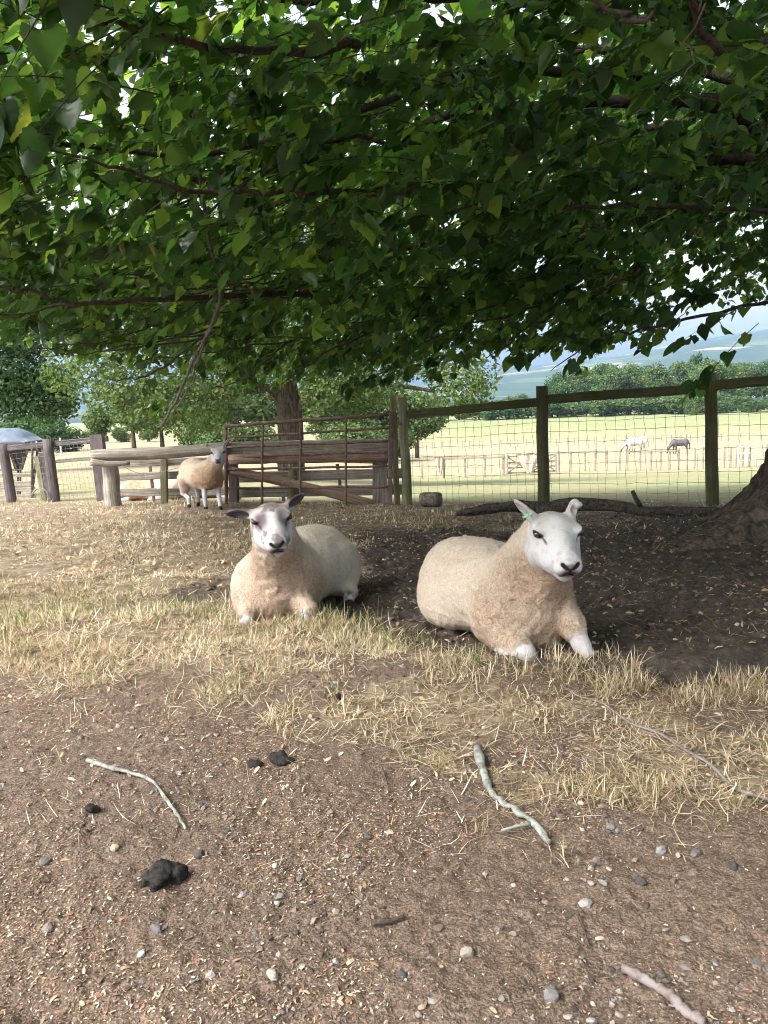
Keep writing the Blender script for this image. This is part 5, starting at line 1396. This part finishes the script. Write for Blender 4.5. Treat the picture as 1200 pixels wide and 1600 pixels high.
def build_tree():
    base = np.array([TREE[0], TREE[1], float(gz0(*TREE))])
    root = empty('lime_tree', base, 'huge spreading lime tree whose leafy canopy roofs the paddock', 'tree')
    # trunk with buttress roots
    na, nh = 300, 150
    th = np.arange(na) / na * 2 * np.pi
    zz = np.concatenate([np.linspace(-.30, .9, 100), np.linspace(.93, 3.4, 50)])
    lob = [(math.atan2(-.45, -1.80), 1.30, .26, .60), (math.atan2(-1.15, -1.35), .95, .18, .40), (math.atan2(-1, .2), .7, .35, .5), (math.atan2(.8, -1), .6, .4, .5), (.4, .7, .4, .5), (1.6, .6, .4, .5)]
    A, Z = np.meshgrid(th, zz)
    R_ = .56 - .05 * np.clip(Z, 0, 3.4) / 3.4 + .10 * np.exp(-np.clip(Z + .1, 0, 9) / .45)
    for (a0, amp, wid, hh) in lob:
        da = np.abs((A - a0 + np.pi) % (2 * np.pi) - np.pi)
        R_ += amp * np.exp(-(da / wid) ** 2) * np.exp(-np.clip(Z + .08, 0, 9) / (hh * .62)) * 1.0
    R_ += .05 * np.sin(A * 3 + 1) + .03 * np.sin(A * 7 + Z * .6)
    P = np.stack([np.cos(A) * R_, np.sin(A) * R_, Z], -1)
    cr = np.stack([np.cos(A) * 4.2, np.sin(A) * 4.2, Z * 1.25 - .9 * R_], -1)
    rid = 1 - np.abs(noise3(cr, 2.3, 401)) * 2; rid2 = 1 - np.abs(noise3(cr + 3, 5.2, 402)) * 2
    amp = sstep(-.25, .25, Z)
    dsp = (.032 * rid + .018 * rid2 + .009 * noise3(cr, 14, 403)) * (.35 + .65 * amp) + .02 * noise3(P, 2.5, 404)
    P[..., 0] += np.cos(A) * dsp; P[..., 1] += np.sin(A) * dsp; P[..., 2] += dsp * .25
    V = P.reshape(-1, 3) + base
    idx = np.arange(len(V)).reshape(len(zz), na); a_ = idx[:-1]; b_ = idx[1:]
    q = np.stack([a_, np.roll(a_, -1, 1), np.roll(b_, -1, 1), b_], -1).reshape(-1, 4)
    obj('trunk', make_mesh('lime_trunk', V, [q], MAT['bark']), root)
    # limbs: spread from the trunk head, arch and droop
    C0 = base + np.array([0, 0, 2.5]); limbs = []
    specs = []
    for i in range(15):
        az = math.radians(100 + i * 155 / 14 + rng.uniform(-4, 4))      # towards the left and the viewer
        specs.append((az, rng.uniform(5.5, 8.2), rng.uniform(.1, 1.3), i % 3))
    for az in (20, 60, 285, 330): specs.append((math.radians(az), 5.5, 1.2, 2))
    for (az, ln, rise, lay) in specs:
        d = np.array([math.cos(az), math.sin(az), 0]); pts = [C0 - d * .2 + [0, 0, -.3 + .3 * lay], C0 + d * .9 + [0, 0, .25 + .3 * lay]]
        for t in (.4, .7, 1.0):
            p = C0 + d * ln * t + [rng.normal(0, .25), rng.normal(0, .25), 0]
            p[2] = max(float(zlow(p[0], max(p[1], .6))) + [.25, .75, 1.4][lay] + (1 - t) * .9, 0) + rng.normal(0, .1)
            pts.append(p)
        pth = smooth_path(pts, 22); pth[3:] += rng.normal(0, .03, (19, 3))
        if np.min(np.linalg.norm(pth - CAM, axis=1)) < 1.1: continue
        r = np.interp(np.linspace(0, 1, 22), [0, .15, .5, 1], [1, .6, .28, .06]) * rng.uniform(.09, .14)
        V, Pp = sweep(pth, circle(9, 1, 1, .05), r); obj('limb', make_mesh('limb', V, Pp, MAT['limb']), root); limbs.append((pth, r))
    # branches that the photograph shows plainly
    named = []
    def br(pts, r0, r1, n=24, wob=.01, name='branch', mat='limb'):
        p = smooth_path([at(*q) for q in pts], n); p[1:-1] += rng.normal(0, wob, (n - 2, 3))
        V, Pp = sweep(p, circle(8, 1, 1, .06), np.linspace(r0, r1, n)); obj(name, make_mesh(name, V, Pp, MAT[mat]), root); named.append(p); return p
    br([(640, 470, 6.0), (560, 462, 5.6), (470, 459, 5.2), (330, 464, 4.8), (230, 472, 4.6), (110, 474, 4.4), (60, 459, 4.3), (0, 447, 4.2), (-80, 440, 4.1)], .024, .006, 30)
    br([(780, 285, 4.2), (600, 297, 3.9), (440, 300, 3.7), (330, 300, 3.6), (240, 285, 3.5), (170, 255, 3.4), (60, 235, 3.3)], .016, .005, 26)
    br([(560, 70, 3.4), (440, 85, 3.2), (300, 70, 3.0), (200, 40, 2.8), (100, 20, 2.7)], .020, .008, 20)
    br([(700, 235, 4.6), (560, 215, 4.3), (480, 235, 4.1), (400, 280, 4.0), (330, 330, 3.9)], .015, .005)
    br([(480, 515, 6.0), (420, 560, 5.8), (380, 595, 5.7), (330, 608, 5.6)], .010, .003, 16)
    br([(900, 470, 6.6), (760, 480, 6.4), (640, 500, 6.2), (520, 545, 6.1), (440, 600, 6.0)], .016, .004, 20)
    br([(330, 520, 4.6), (250, 575, 4.5), (215, 590, 4.45), (170, 592, 4.4)], .008, .003, 14)
    br([(1210, 470, 6.2), (1100, 492, 5.8), (1010, 512, 5.6), (950, 525, 5.4), (895, 552, 5.3), (860, 580, 5.2)], .014, .002, 20)
    br([(1000, 420, 5.2), (900, 470, 5.4), (830, 510, 5.6), (760, 560, 5.8)], .012, .003, 18)
    br([(1200, 60, 2.6), (1130, 90, 2.4), (1090, 20, 2.2), (1060, -30, 2.1)], .016, .008, 14)
    br([(1200, 330, 4.4), (1000, 320, 4.2), (800, 325, 4.2), (650, 340, 4.4)], .014, .006, 20)
    br([(1020, 30, 1.75), (985, 20, 1.75), (960, 12, 1.8), (900, -10, 1.9)], .006, .005, 10)
    br([(1098, -10, 1.6), (1085, 70, 1.62), (1065, 130, 1.65)], .0026, .0018, 10)
    for k in range(16):
        u0 = rng.uniform(100, 1000); v0 = rng.uniform(330, 500); dd = rng.uniform(4.5, 7)
        br([(u0 + 120, v0 - 55 + rng.uniform(-20, 20), dd + .4), (u0 + 40, v0 - 15, dd + .1), (u0 - 50, v0 + 10, dd), (u0 - 130, v0 + 15 + rng.uniform(-10, 35), dd - .2)], rng.uniform(.008, .016), .003, 16)
    for k in range(22):     # thin bare twigs below the leaves on the left
        u0 = rng.uniform(-20, 420); v0 = rng.uniform(425, 560); dd = rng.uniform(4.6, 6.4); dv = rng.uniform(-14, 26)
        br([(u0 + rng.uniform(90, 170), v0 - 22, dd + .3), (u0 + 40, v0 - 4, dd + .1), (u0 - 40, v0 + dv * .4, dd), (u0 - rng.uniform(90, 150), v0 + dv, dd - .2)], rng.uniform(.0045, .009), .0018, 14, .012)
    # the bare branch that hangs down on the left
    h = br([(312, 265, 4.1), (322, 350, 4.15), (336, 410, 4.2), (345, 455, 4.2), (332, 505, 4.25), (300, 570, 4.3), (275, 625, 4.3), (255, 660, 4.3), (248, 668, 4.3)], .0095, .0065, 30, .004, 'hanging_branch', 'pale_bark')
    br([(343, 470, 4.2), (322, 530, 4.22), (303, 575, 4.25), (300, 600, 4.28), (268, 650, 4.3)], .0075, .004, 20, .004, 'hanging_branch', 'pale_bark')
    br([(338, 420, 4.2), (343, 450, 4.22), (341, 490, 4.22), (318, 535, 4.2), (300, 560, 4.2)], .006, .003, 18, .004, 'hanging_branch', 'pale_bark')
    br([(333, 395, 4.18), (370, 430, 4.2), (395, 455, 4.2), (398, 480, 4.2)], .0045, .002, 14, .003, 'hanging_branch', 'pale_bark')
    br([(268, 645, 4.3), (275, 663, 4.28), (284, 676, 4.27)], .0035, .0015, 8, .001, 'hanging_branch')
    br([(250, 667, 4.3), (245, 674, 4.3), (246, 682, 4.3)], .0045, .002, 6, .001, 'hanging_branch')
    # twigs carrying the leaves
    TP, TD, TL = [], [], []
    def add_twigs(n, region):
        x, y, z = region(n)
        o = np.stack([x, y, z], -1)
        dr = np.stack([x - TREE[0], y - TREE[1]], -1); dr /= np.linalg.norm(dr, axis=1)[:, None] + 1e-6
        a = rng.normal(0, .6, n); ca, sa = np.cos(a), np.sin(a)
        d = np.stack([dr[:, 0] * ca - dr[:, 1] * sa, dr[:, 0] * sa + dr[:, 1] * ca, rng.normal(-.18, .25, n)], -1); d /= np.linalg.norm(d, axis=1)[:, None]
        TP.append(o); TD.append(d); TL.append(rng.uniform(.25, .6, n))
    def wedge(n):
        y = (1.2 ** 1.7 + rng.uniform(0, 1, n * 3) * (10.8 ** 1.7 - 1.2 ** 1.7)) ** (1 / 1.7)
        x = rng.uniform(-.66, .66, n * 3) * y + rng.normal(0, .15, n * 3)
        zl = zlow(x, y); hgt = np.interp(x / y, [-.5, -.15, .2], [1.9, 2.6, 3.0]) * rng.beta(1.0, 1.5, n * 3)
        z = zl + .05 + hgt
        rr = np.hypot(x - TREE[0], y - TREE[1])
        k = (rr < 8.4 + .7 * noise2(x, y, .8, 311)) & (np.hypot(np.hypot(x, y), z - 1.05) > 1.55)
        k &= rng.uniform(0, 1, n * 3) < .55 + .45 * sstep(-.35, .2, noise3(np.stack([x, y, z * 1.6], -1), 1.5, 313))
        x, y, z = x[k][:n], y[k][:n], z[k][:n]; return x, y, z
    def wedge_n(n):
        x, y, z = wedge(n); return x, y, z
    x, y, z = wedge(4000); add_twigs(len(x), lambda n: (x, y, z))
    # ragged fringe of hanging sprays along the lower edge
    yy = rng.uniform(3.4, 10.0, 420); xx = rng.uniform(-.55, .36, 420) * yy; zf = zlow(xx, yy) + rng.uniform(-.10, .12, 420)
    k = np.hypot(xx - TREE[0], yy - TREE[1]) < 8.4; add_twigs(k.sum(), lambda n: (xx[k], yy[k], zf[k]))
    # sprays hanging at the right edge
    sp = [at(u, v, d) for (u, v, d) in ((1085, 470, 5.2), (1070, 490, 5.2), (1110, 455, 5.3), (1140, 450, 5.1), (1185, 505, 4.6), (1195, 470, 4.7), (1050, 470, 5.6), (1160, 430, 5.4), (940, 525, 5.5), (835, 560, 5.7), (905, 530, 5.6), (610, 575, 6.3), (690, 560, 6.2), (590, 590, 6.4))]
    sp = np.array(sp); add_twigs(len(sp), lambda n: (sp[:, 0], sp[:, 1], sp[:, 2]))
    TP, TD, TL = np.vstack(TP), np.vstack(TD), np.concatenate(TL); n = len(TP)
    # twig geometry: three-point tapered strips of tube
    t = np.linspace(0, 1, 4)
    ctr = TP[:, None] + TD[:, None] * (TL[:, None] * t)[..., None]; ctr[..., 2] -= (TL[:, None] * t ** 2) * .18
    s1 = np.cross(TD, [0, 0, 1.0]); s1 /= np.linalg.norm(s1, axis=1)[:, None] + 1e-6; s2 = np.cross(s1, TD)
    rad = np.array([.0034, .0028, .0021, .0012])
    ring = np.stack([s1, -.5 * s1 + .87 * s2, -.5 * s1 - .87 * s2], 1)
    TV = (ctr[:, :, None, :] + ring[:, None] * rad[None, :, None, None]).reshape(n, 12, 3)
    tq = np.array([[i * 3 + j, i * 3 + (j + 1) % 3, i * 3 + 3 + (j + 1) % 3, i * 3 + 3 + j] for i in range(3) for j in range(3)])
    o = obj('twigs', make_mesh('twigs', TV.reshape(-1, 3), [(tq[None] + (np.arange(n) * 12)[:, None, None]).reshape(-1, 4)], MAT['limb']), root); o.name = 'twig_mass'; o['kind'] = 'stuff'
    # leaves
    m = rng.integers(8, 15, n); ti = np.repeat(np.arange(n), m); N = len(ti)
    tt = rng.uniform(.12, 1.05, N)
    pos = TP[ti] + TD[ti] * (TL[ti] * tt)[:, None]; pos[:, 2] -= TL[ti] * tt ** 2 * .18
    side = np.where(rng.uniform(0, 1, N) < .5, -1, 1)
    outd = TD[ti] * .75 + s1[ti] * (side * rng.uniform(.4, 1.1, N))[:, None] + rng.normal(0, .25, (N, 3)); outd[:, 2] -= rng.uniform(.1, 1.0, N)
    outd /= np.linalg.norm(outd, axis=1)[:, None]
    pos = pos + outd * rng.uniform(.015, .05, N)[:, None]
    nrm = np.stack([rng.normal(0, .45, N), rng.normal(0, .45, N), np.ones(N)], -1); nrm -= outd * np.sum(nrm * outd, 1)[:, None]; nrm /= np.linalg.norm(nrm, axis=1)[:, None]
    Rm = np.stack([np.cross(outd, nrm), outd, nrm], -1)
    size = rng.uniform(.05, .118, N)
    dcam = np.linalg.norm(pos - CAM, axis=1); k = dcam > 1.35
    pos, Rm, size, dcam = pos[k], Rm[k], size[k], dcam[k]; N = len(pos)
    u, v, dep = project(pos)
    vis = (u > 0) & (u < 1200) & (v > 0) & (v < 620)
    order = np.argsort(np.where(vis, dcam, 99))[:300]
    isobj = np.zeros(N, bool); isobj[order] = True
    variants = [leaf_variant(500 + j) for j in range(8)]
    def fine_leaf(seed):
        r = np.random.default_rng(seed); k = 15; t = np.linspace(0, 1, k)
        wd = np.interp(t, [0, .04, .12, .28, .45, .65, .85, 1], [.10, .30, .43, .50, .47, .34, .14, .0]) * r.uniform(.88, 1.08)
        y = np.interp(t, [0, .06, 1], [-.06, -.10, 1.0]); y[0] = -.02
        fold = r.uniform(.0, .45); drop = r.uniform(.1, .5); tw = r.normal(0, .1)
        rows = []
        for sd in (-1, -.5, 0, .5, 1):
            ser = (1 + .07 * ((np.arange(k) % 2) * 2 - 1)) if abs(sd) == 1 else np.ones(k)
            yy = np.where(abs(sd) < .3, np.maximum(y, 0 + t * 1.0), y)
            x = sd * wd * ser + .10 * r.normal() * 0 + tw * yy ** 2
            z = fold * np.abs(x) * .8 - drop * np.clip(yy, 0, 1) ** 2 * .5 - .06 * np.sin(np.abs(sd) * np.pi) + .015 * r.normal(0, 1, k)
            rows.append(np.stack([x, yy, z], -1))
        V = np.vstack(rows); ix = np.arange(5 * k).reshape(5, k)
        q = np.stack([ix[:-1, :-1], ix[1:, :-1], ix[1:, 1:], ix[:-1, 1:]], -1).reshape(-1, 4)
        return make_mesh('leaf', V, [q], MAT['leaf'])
    vm = [fine_leaf(700 + j) for j in range(10)]
    for j, i in enumerate(order):
        lo = bpy.data.objects.new('leaf', vm[j % 10]); COL.objects.link(lo); lo.parent = root
        mt = Matrix(Rm[i].tolist()).to_4x4(); 
        lo.matrix_basis = Matrix.Translation(Vector(pos[i] - base)) @ mt @ Matrix.Scale(float(size[i]), 4)
    bag = Bag(); rest = np.where(~isobj)[0]
    for j, ix in enumerate(np.array_split(rng.permutation(rest), 8)):
        V, Pp, _ = scatter(variants[j], [LEAF_T], pos[ix], Rm[ix], size[ix], np.zeros((len(ix), 3))); bag.add(V, Pp)
    print('leaves', N, 'twigs', n)
    # the upper crown and the side away from the view, in larger leaf sprays
    n2 = 7000
    q = rng.normal(size=(n2 * 3, 3)); q /= np.linalg.norm(q, axis=1)[:, None]; q *= rng.uniform(.35, 1, (n2 * 3, 1)) ** .6
    c = np.array([TREE[0] - .3, TREE[1] - .2, 5.4]); q = q * np.array([6.6, 7.2, 4.6]) + c
    k = (q[:, 2] > np.where(q[:, 1] > .6, zlow(q[:, 0], np.maximum(q[:, 1], .5)), 2.1) + .9) & (np.linalg.norm(q - CAM, axis=1) > 2.6)
    uu, vv, dd = project(q); inview = (uu > -150) & (uu < 1350) & (vv > -150) & (dd > 0) & (np.linalg.norm(q - CAM, axis=1) < 5.5)
    q = q[k & ~inview][:n2]; m2 = len(q)
    V, Pp, _ = scatter(variants[0], [LEAF_T], q, rot_yaw(m2, .45), rng.uniform(.16, .30, m2), np.zeros((m2, 3))); bag.add(V, Pp)
    bq = rest[rng.choice(len(rest), 1500, replace=False)]     # pale flower bracts among the leaves
    bd = np.stack([rng.normal(0, .35, 1500), rng.normal(0, .35, 1500), -np.ones(1500)], -1); bd /= np.linalg.norm(bd, axis=1)[:, None]
    bs = np.cross(bd, rng.normal(size=(1500, 3))); bs /= np.linalg.norm(bs, axis=1)[:, None]
    V, Pp, _ = scatter(variants[2] * np.array([.34, 1, 1]), [LEAF_T], pos[bq], np.stack([bs, bd, np.cross(bs, bd)], -1), rng.uniform(.05, .085, 1500), np.zeros((1500, 3)))
    o = obj('bract_mass', make_mesh('bracts', V, Pp, M_leaf('lime_bract', (0.12, 0.17, 0.05), (0.20, 0.25, 0.085), (0.30, 0.31, 0.13), .5, .5, 1.6)), root); o['kind'] = 'stuff'
    n3 = 2600; q = np.stack([rng.uniform(-4.5, 6.5, n3), rng.uniform(-3.2, 1.35, n3), rng.uniform(2.3, 4.4, n3)], -1)  # unseen leaves added overhead to keep direct sun off the sheep and foreground
    k = (np.hypot(q[:, 0] - TREE[0], q[:, 1] - TREE[1]) < 9.0 + .8 * noise2(q[:, 0], q[:, 1], .6, 321)); q = q[k]; m3 = len(q)
    V, Pp, _ = scatter(variants[1], [LEAF_T], q, rot_yaw(m3, .5), rng.uniform(.10, .19, m3), np.zeros((m3, 3))); bag.add(V, Pp)
    o = obj('foliage', bag.mesh('lime_foliage', MAT['leaf'], True), root); o['kind'] = 'stuff'
build_tree()

# ------------------------------------------------------------------ other trees
def foliage(blobs, n, size, seed, shell=.45):
    r = np.random.default_rng(seed); vol = np.array([b[1][0] * b[1][1] * b[1][2] for b in blobs]) ** (2 / 3); cnt = (n * vol / vol.sum()).astype(int) + 1
    P, Nn = [], []
    for (c, rad), k in zip(blobs, cnt):
        d = r.normal(size=(k, 3)); d /= np.linalg.norm(d, axis=1)[:, None]
        bump = 1 + .22 * noise3(d + np.array(c) * .37, 2.6, seed) + .12 * noise3(d + np.array(c), 6, seed + 1)
        rr = (1 - shell * r.uniform(0, 1, k) ** 1.6) * bump
        P.append(np.array(c) + d * rr[:, None] * np.array(rad)); Nn.append(d / np.array(rad))
    P = np.vstack(P); Nn = np.vstack(Nn); Nn /= np.linalg.norm(Nn, axis=1)[:, None]; n = len(P)
    nn = Nn + r.normal(0, .75, (n, 3)) + np.array([0, 0, .35]); nn /= np.linalg.norm(nn, axis=1)[:, None]
    a = np.cross(nn, r.normal(size=(n, 3))); a /= np.linalg.norm(a, axis=1)[:, None]; b = np.cross(nn, a)
    s = (size * r.uniform(.55, 1.35, n))[:, None]
    V = np.stack([P - a * s * .5, P + b * s * .34 + nn * s * .08, P + a * s * .55, P - b * s * .34 + nn * s * .08], 1).reshape(-1, 3)
    return V, np.arange(4 * n).reshape(n, 4)

def mid_tree():
    d = 24.0; g = ground_at(456, 748, d)
    root = empty('broadleaf_tree', g, 'broad leafy tree with stout trunk standing behind the gate', 'tree')
    B = lambda u, v, dd, ru, rv, rd: (at(u, v, dd), (ru * dd / FPX, rd, rv * dd / FPX))
    blobs = [B(150, 575, 22, 85, 55, 1.5), B(205, 615, 21.5, 70, 55, 1.3), B(265, 640, 21.5, 60, 42, 1.2), B(320, 600, 22.5, 85, 50, 1.6), B(370, 560, 23.5, 90, 50, 1.8), B(330, 655, 24.5, 40, 22, .8),
             B(520, 575, 22.5, 80, 42, 1.6), B(590, 590, 22, 55, 48, 1.2), B(560, 625, 23.5, 45, 35, 1.0), B(430, 560, 21.5, 70, 38, 1.5), B(505, 615, 21.2, 40, 30, .8), B(640, 560, 23, 50, 32, 1.1), B(715, 600, 21.5, 48, 38, .9), B(750, 590, 21.5, 32, 42, .7), B(680, 580, 22, 30, 22, .7),
             B(725, 640, 21.5, 25, 14, .5), B(300, 470, 24, 190, 90, 4), B(560, 460, 24, 200, 90, 4), B(430, 360, 24.5, 230, 120, 5)]
    V, q = foliage(blobs, 62000, .115, 61, .65); obj('crown', make_mesh('mid_crown', V, [q], MAT['far'], smooth=False), root)['kind'] = 'stuff'
    tr = smooth_path([g - [0, 0, .3], at(455, 690, d), at(452, 630, d), at(440, 560, d), at(436, 460, d)], 16)
    V, P = sweep(tr, circle(16, .40, 1, .06), np.interp(np.linspace(0, 1, 16), [0, .1, .5, 1], [1.35, 1.05, .95, .5])); obj('trunk', make_mesh('mid_trunk', V, P, MAT['bark']), root)
    for pts, r0 in (([(462, 640, d), (485, 625, 23.8), (500, 605, 23.5), (530, 580, 23.2)], .20), ([(445, 630, d), (425, 610, 23.8), (405, 600, 23.5), (370, 585, 23)], .18), ([(500, 615, 23.5), (570, 600, 23), (640, 605, 22.5), (690, 612, 22), (720, 600, 21.8)], .09),
                    ([(410, 605, 23.6), (350, 620, 23), (290, 625, 22.5), (230, 620, 22)], .08)):
        p = smooth_path([at(*t) for t in pts], 14); V, P = sweep(p, circle(9, r0, 1, .05), np.linspace(1, .3, 14)); obj('limb', make_mesh('mid_limb', V, P, MAT['bark']), root)
mid_tree()

def left_tree():
    d = 30.0; g = ground_at(-25, 735, d); root = empty('dark_tree', g, 'dark green tree at the left edge above the feed hopper', 'tree')
    B = lambda u, v, ru, rv, rd, dd=30.0: (at(u, v, dd), (ru * dd / FPX, rd, rv * dd / FPX))
    blobs = [B(35, 590, 55, 40, 1.6), B(60, 630, 45, 30, 1.2), B(10, 620, 40, 35, 1.3), B(85, 600, 35, 32, 1.0), B(100, 632, 24, 20, .8), B(-40, 590, 60, 60, 2), B(-20, 500, 70, 60, 2.2), B(40, 540, 40, 30, 1.2)]
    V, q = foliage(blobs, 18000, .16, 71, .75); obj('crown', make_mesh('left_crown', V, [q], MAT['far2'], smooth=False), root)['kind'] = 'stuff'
    V, P = sweep(smooth_path([g - [0, 0, .3], at(-25, 650, d), at(-20, 540, d)], 10), circle(12, .3), np.linspace(1.2, .5, 10)); obj('trunk', make_mesh('left_trunk', V, P, MAT['bark']), root)
left_tree()

# prototypes for far trees and bushes (unit height), copied with their parts
def proto(kind, seed):
    r = np.random.default_rng(seed); blobs = []
    if kind == 'tree':
        for i in range(11):
            a = r.uniform(0, 6.28); rr = r.uniform(0, .26); z = r.uniform(.36, .84); blobs.append((np.array([math.cos(a) * rr, math.sin(a) * rr, z]), (r.uniform(.13, .22), r.uniform(.13, .22), r.uniform(.11, .17))))
        blobs.append((np.array([0, 0, .86]), (.15, .15, .13))); n, s = 5200, .040
    elif kind == 'conifer':
        for i in range(8):
            z = .25 + i * .095; w_ = .20 * (1 - i / 9) + .03; blobs.append((np.array([r.normal(0, .02), r.normal(0, .02), z]), (w_, w_, .10)))
        n, s = 3000, .045
    else:
        for i in range(8):
            a = r.uniform(0, 6.28); rr = r.uniform(.1, .5); blobs.append((np.array([math.cos(a) * rr, math.sin(a) * rr * .6, r.uniform(.2, .62)]), (r.uniform(.25, .42), r.uniform(.22, .34), r.uniform(.22, .34))))
        n, s = 4200, .075
    V, q = foliage(blobs, n, s, seed)
    V[:, 2] = np.maximum(V[:, 2], .0)
    Vt, Pt = sweep(smooth_path([[0, 0, -.05], [.005, 0, .2], [0, .01, .45], [.0, 0, .78 if kind != 'bush' else .45]], 8), circle(8, .028 if kind != 'bush' else .03), np.linspace(1.2, .35, 8))
    return V, q, Vt, Pt
PROTO = {}
def plant(kind, variant, u, d, height, wide, label, cat, group, mat='far', name=None, dz=0):
    key = (kind, variant, mat)
    if key not in PROTO:
        V, q, Vt, Pt = proto(kind, 900 + variant * 7 + len(kind)); PROTO[key] = (make_mesh(kind + '_crown', V, [q], MAT[mat], smooth=False), make_mesh(kind + '_trunk', Vt, Pt, MAT['bark']))
    p = at(u, 640, d); g = float(gz(p[0], p[1])) + dz
    root = empty(name or ('tree' if kind != 'bush' else 'bush'), (p[0], p[1], g), label, cat, group)
    root.scale = (height * wide, height * wide, height); root.rotation_euler = (0, 0, rng.uniform(0, 6.28))
    for nm, me in (('crown', PROTO[key][0]), ('trunk', PROTO[key][1])):
        o = bpy.data.objects.new(nm, me); COL.objects.link(o); o.parent = root
        if nm == 'crown': o['kind'] = 'stuff'
G1 = 'trees of the wood beyond the field'
lab = 'green broadleaf tree in the wood beyond the far field'
# wood on the right: (pixel column, depth, height)
for i, u in enumerate(np.linspace(880, 1330, 22)):
    d = 205 + rng.uniform(0, 40); top = np.interp(u, [860, 900, 950, 1000, 1060, 1120, 1200, 1330], [590, 574, 566, 565, 562, 562, 558, 555])
    p = at(u, 640, d); hgt = at(u, top + rng.uniform(-4, 8), d)[2] - float(gz0(p[0], p[1]))
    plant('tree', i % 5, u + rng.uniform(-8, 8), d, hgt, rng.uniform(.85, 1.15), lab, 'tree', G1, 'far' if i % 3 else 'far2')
for i, u in enumerate(np.linspace(630, 880, 13)):
    d = 215 + rng.uniform(0, 40); top = np.interp(u, [630, 700, 780, 830, 870], [612, 616, 622, 618, 600]); p = at(u, 640, d)
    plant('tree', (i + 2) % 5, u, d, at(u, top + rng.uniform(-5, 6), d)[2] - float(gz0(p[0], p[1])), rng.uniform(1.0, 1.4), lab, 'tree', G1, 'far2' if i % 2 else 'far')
for u, t, w_ in ((1078, 556, 'leftmost'), (1090, 552, 'middle'), (1105, 558, 'rightmost')):
    d = 250; p = at(u, 640, d); plant('conifer', 0, u, d, at(u, t, d)[2] - float(gz0(p[0], p[1])), .8, w_ + ' of three dark pointed conifers in the far wood', 'tree', 'conifers in the far wood', 'far2')
for i, u in enumerate(np.linspace(640, 1300, 34)):
    d = 196 + rng.uniform(-3, 6); plant('bush', i % 3, u + rng.uniform(-10, 10), d, rng.uniform(2.6, 6.2), rng.uniform(1.0, 1.9), 'hedge bush along the foot of the far wood', 'bush', 'bushes along the far wood', 'far' if i % 2 else 'far2')
# hedge and trees behind the middle tree and on the left
for i, u in enumerate([150, 205, 250, 290, 330, 368, 405, 500, 545, 590, 625, 650]):
    d = 62 + rng.uniform(0, 18); top = [628, 600, 590, 585, 590, 580, 575, 580, 585, 590, 600, 606][i]; p = at(u, 640, d)
    plant('tree', i % 5, u, d, at(u, top, d)[2] - float(gz0(p[0], p[1])), rng.uniform(1.0, 1.3), 'green tree in the hedge line behind the broad leafy tree', 'tree', 'trees of the hedge line behind the gate')
for i, (u, v0, d) in enumerate([(55, 632, 70), (95, 650, 66), (25, 640, 75), (-20, 640, 75), (300, 640, 58), (345, 652, 56), (380, 650, 57), (520, 650, 58), (560, 655, 56), (610, 655, 60), (140, 660, 90), (185, 662, 92), (230, 664, 92)]):
    p = at(u, 640, d); plant('bush', i % 3, u, d, at(u, v0, d)[2] - float(gz0(p[0], p[1])), rng.uniform(.9, 1.2), 'hawthorn bush in the hedge at the back of the left field', 'bush', 'bushes of the left hedge', 'far2' if i < 4 else 'far')
p_ = at(1081, 640, 190); plant('bush', 2, 1081, 190, 4.4, .7, 'pale yellowish bush at the foot of the far wood', 'bush', None, 'far')
for u in (94, 57):
    lb = 'pale post by the hedge directly above the brown fence rail' if u == 94 else 'pale post just right of the hopper lid'
    p = ground_at(u, 690, 60); o = timber('fence_post', line(p - [0, 0, .1], p + [0, 0, 1.3], 3), rect(.10, .10), 'white_metal', None); tag(o, lb, 'post', 'pale posts by the left hedge')
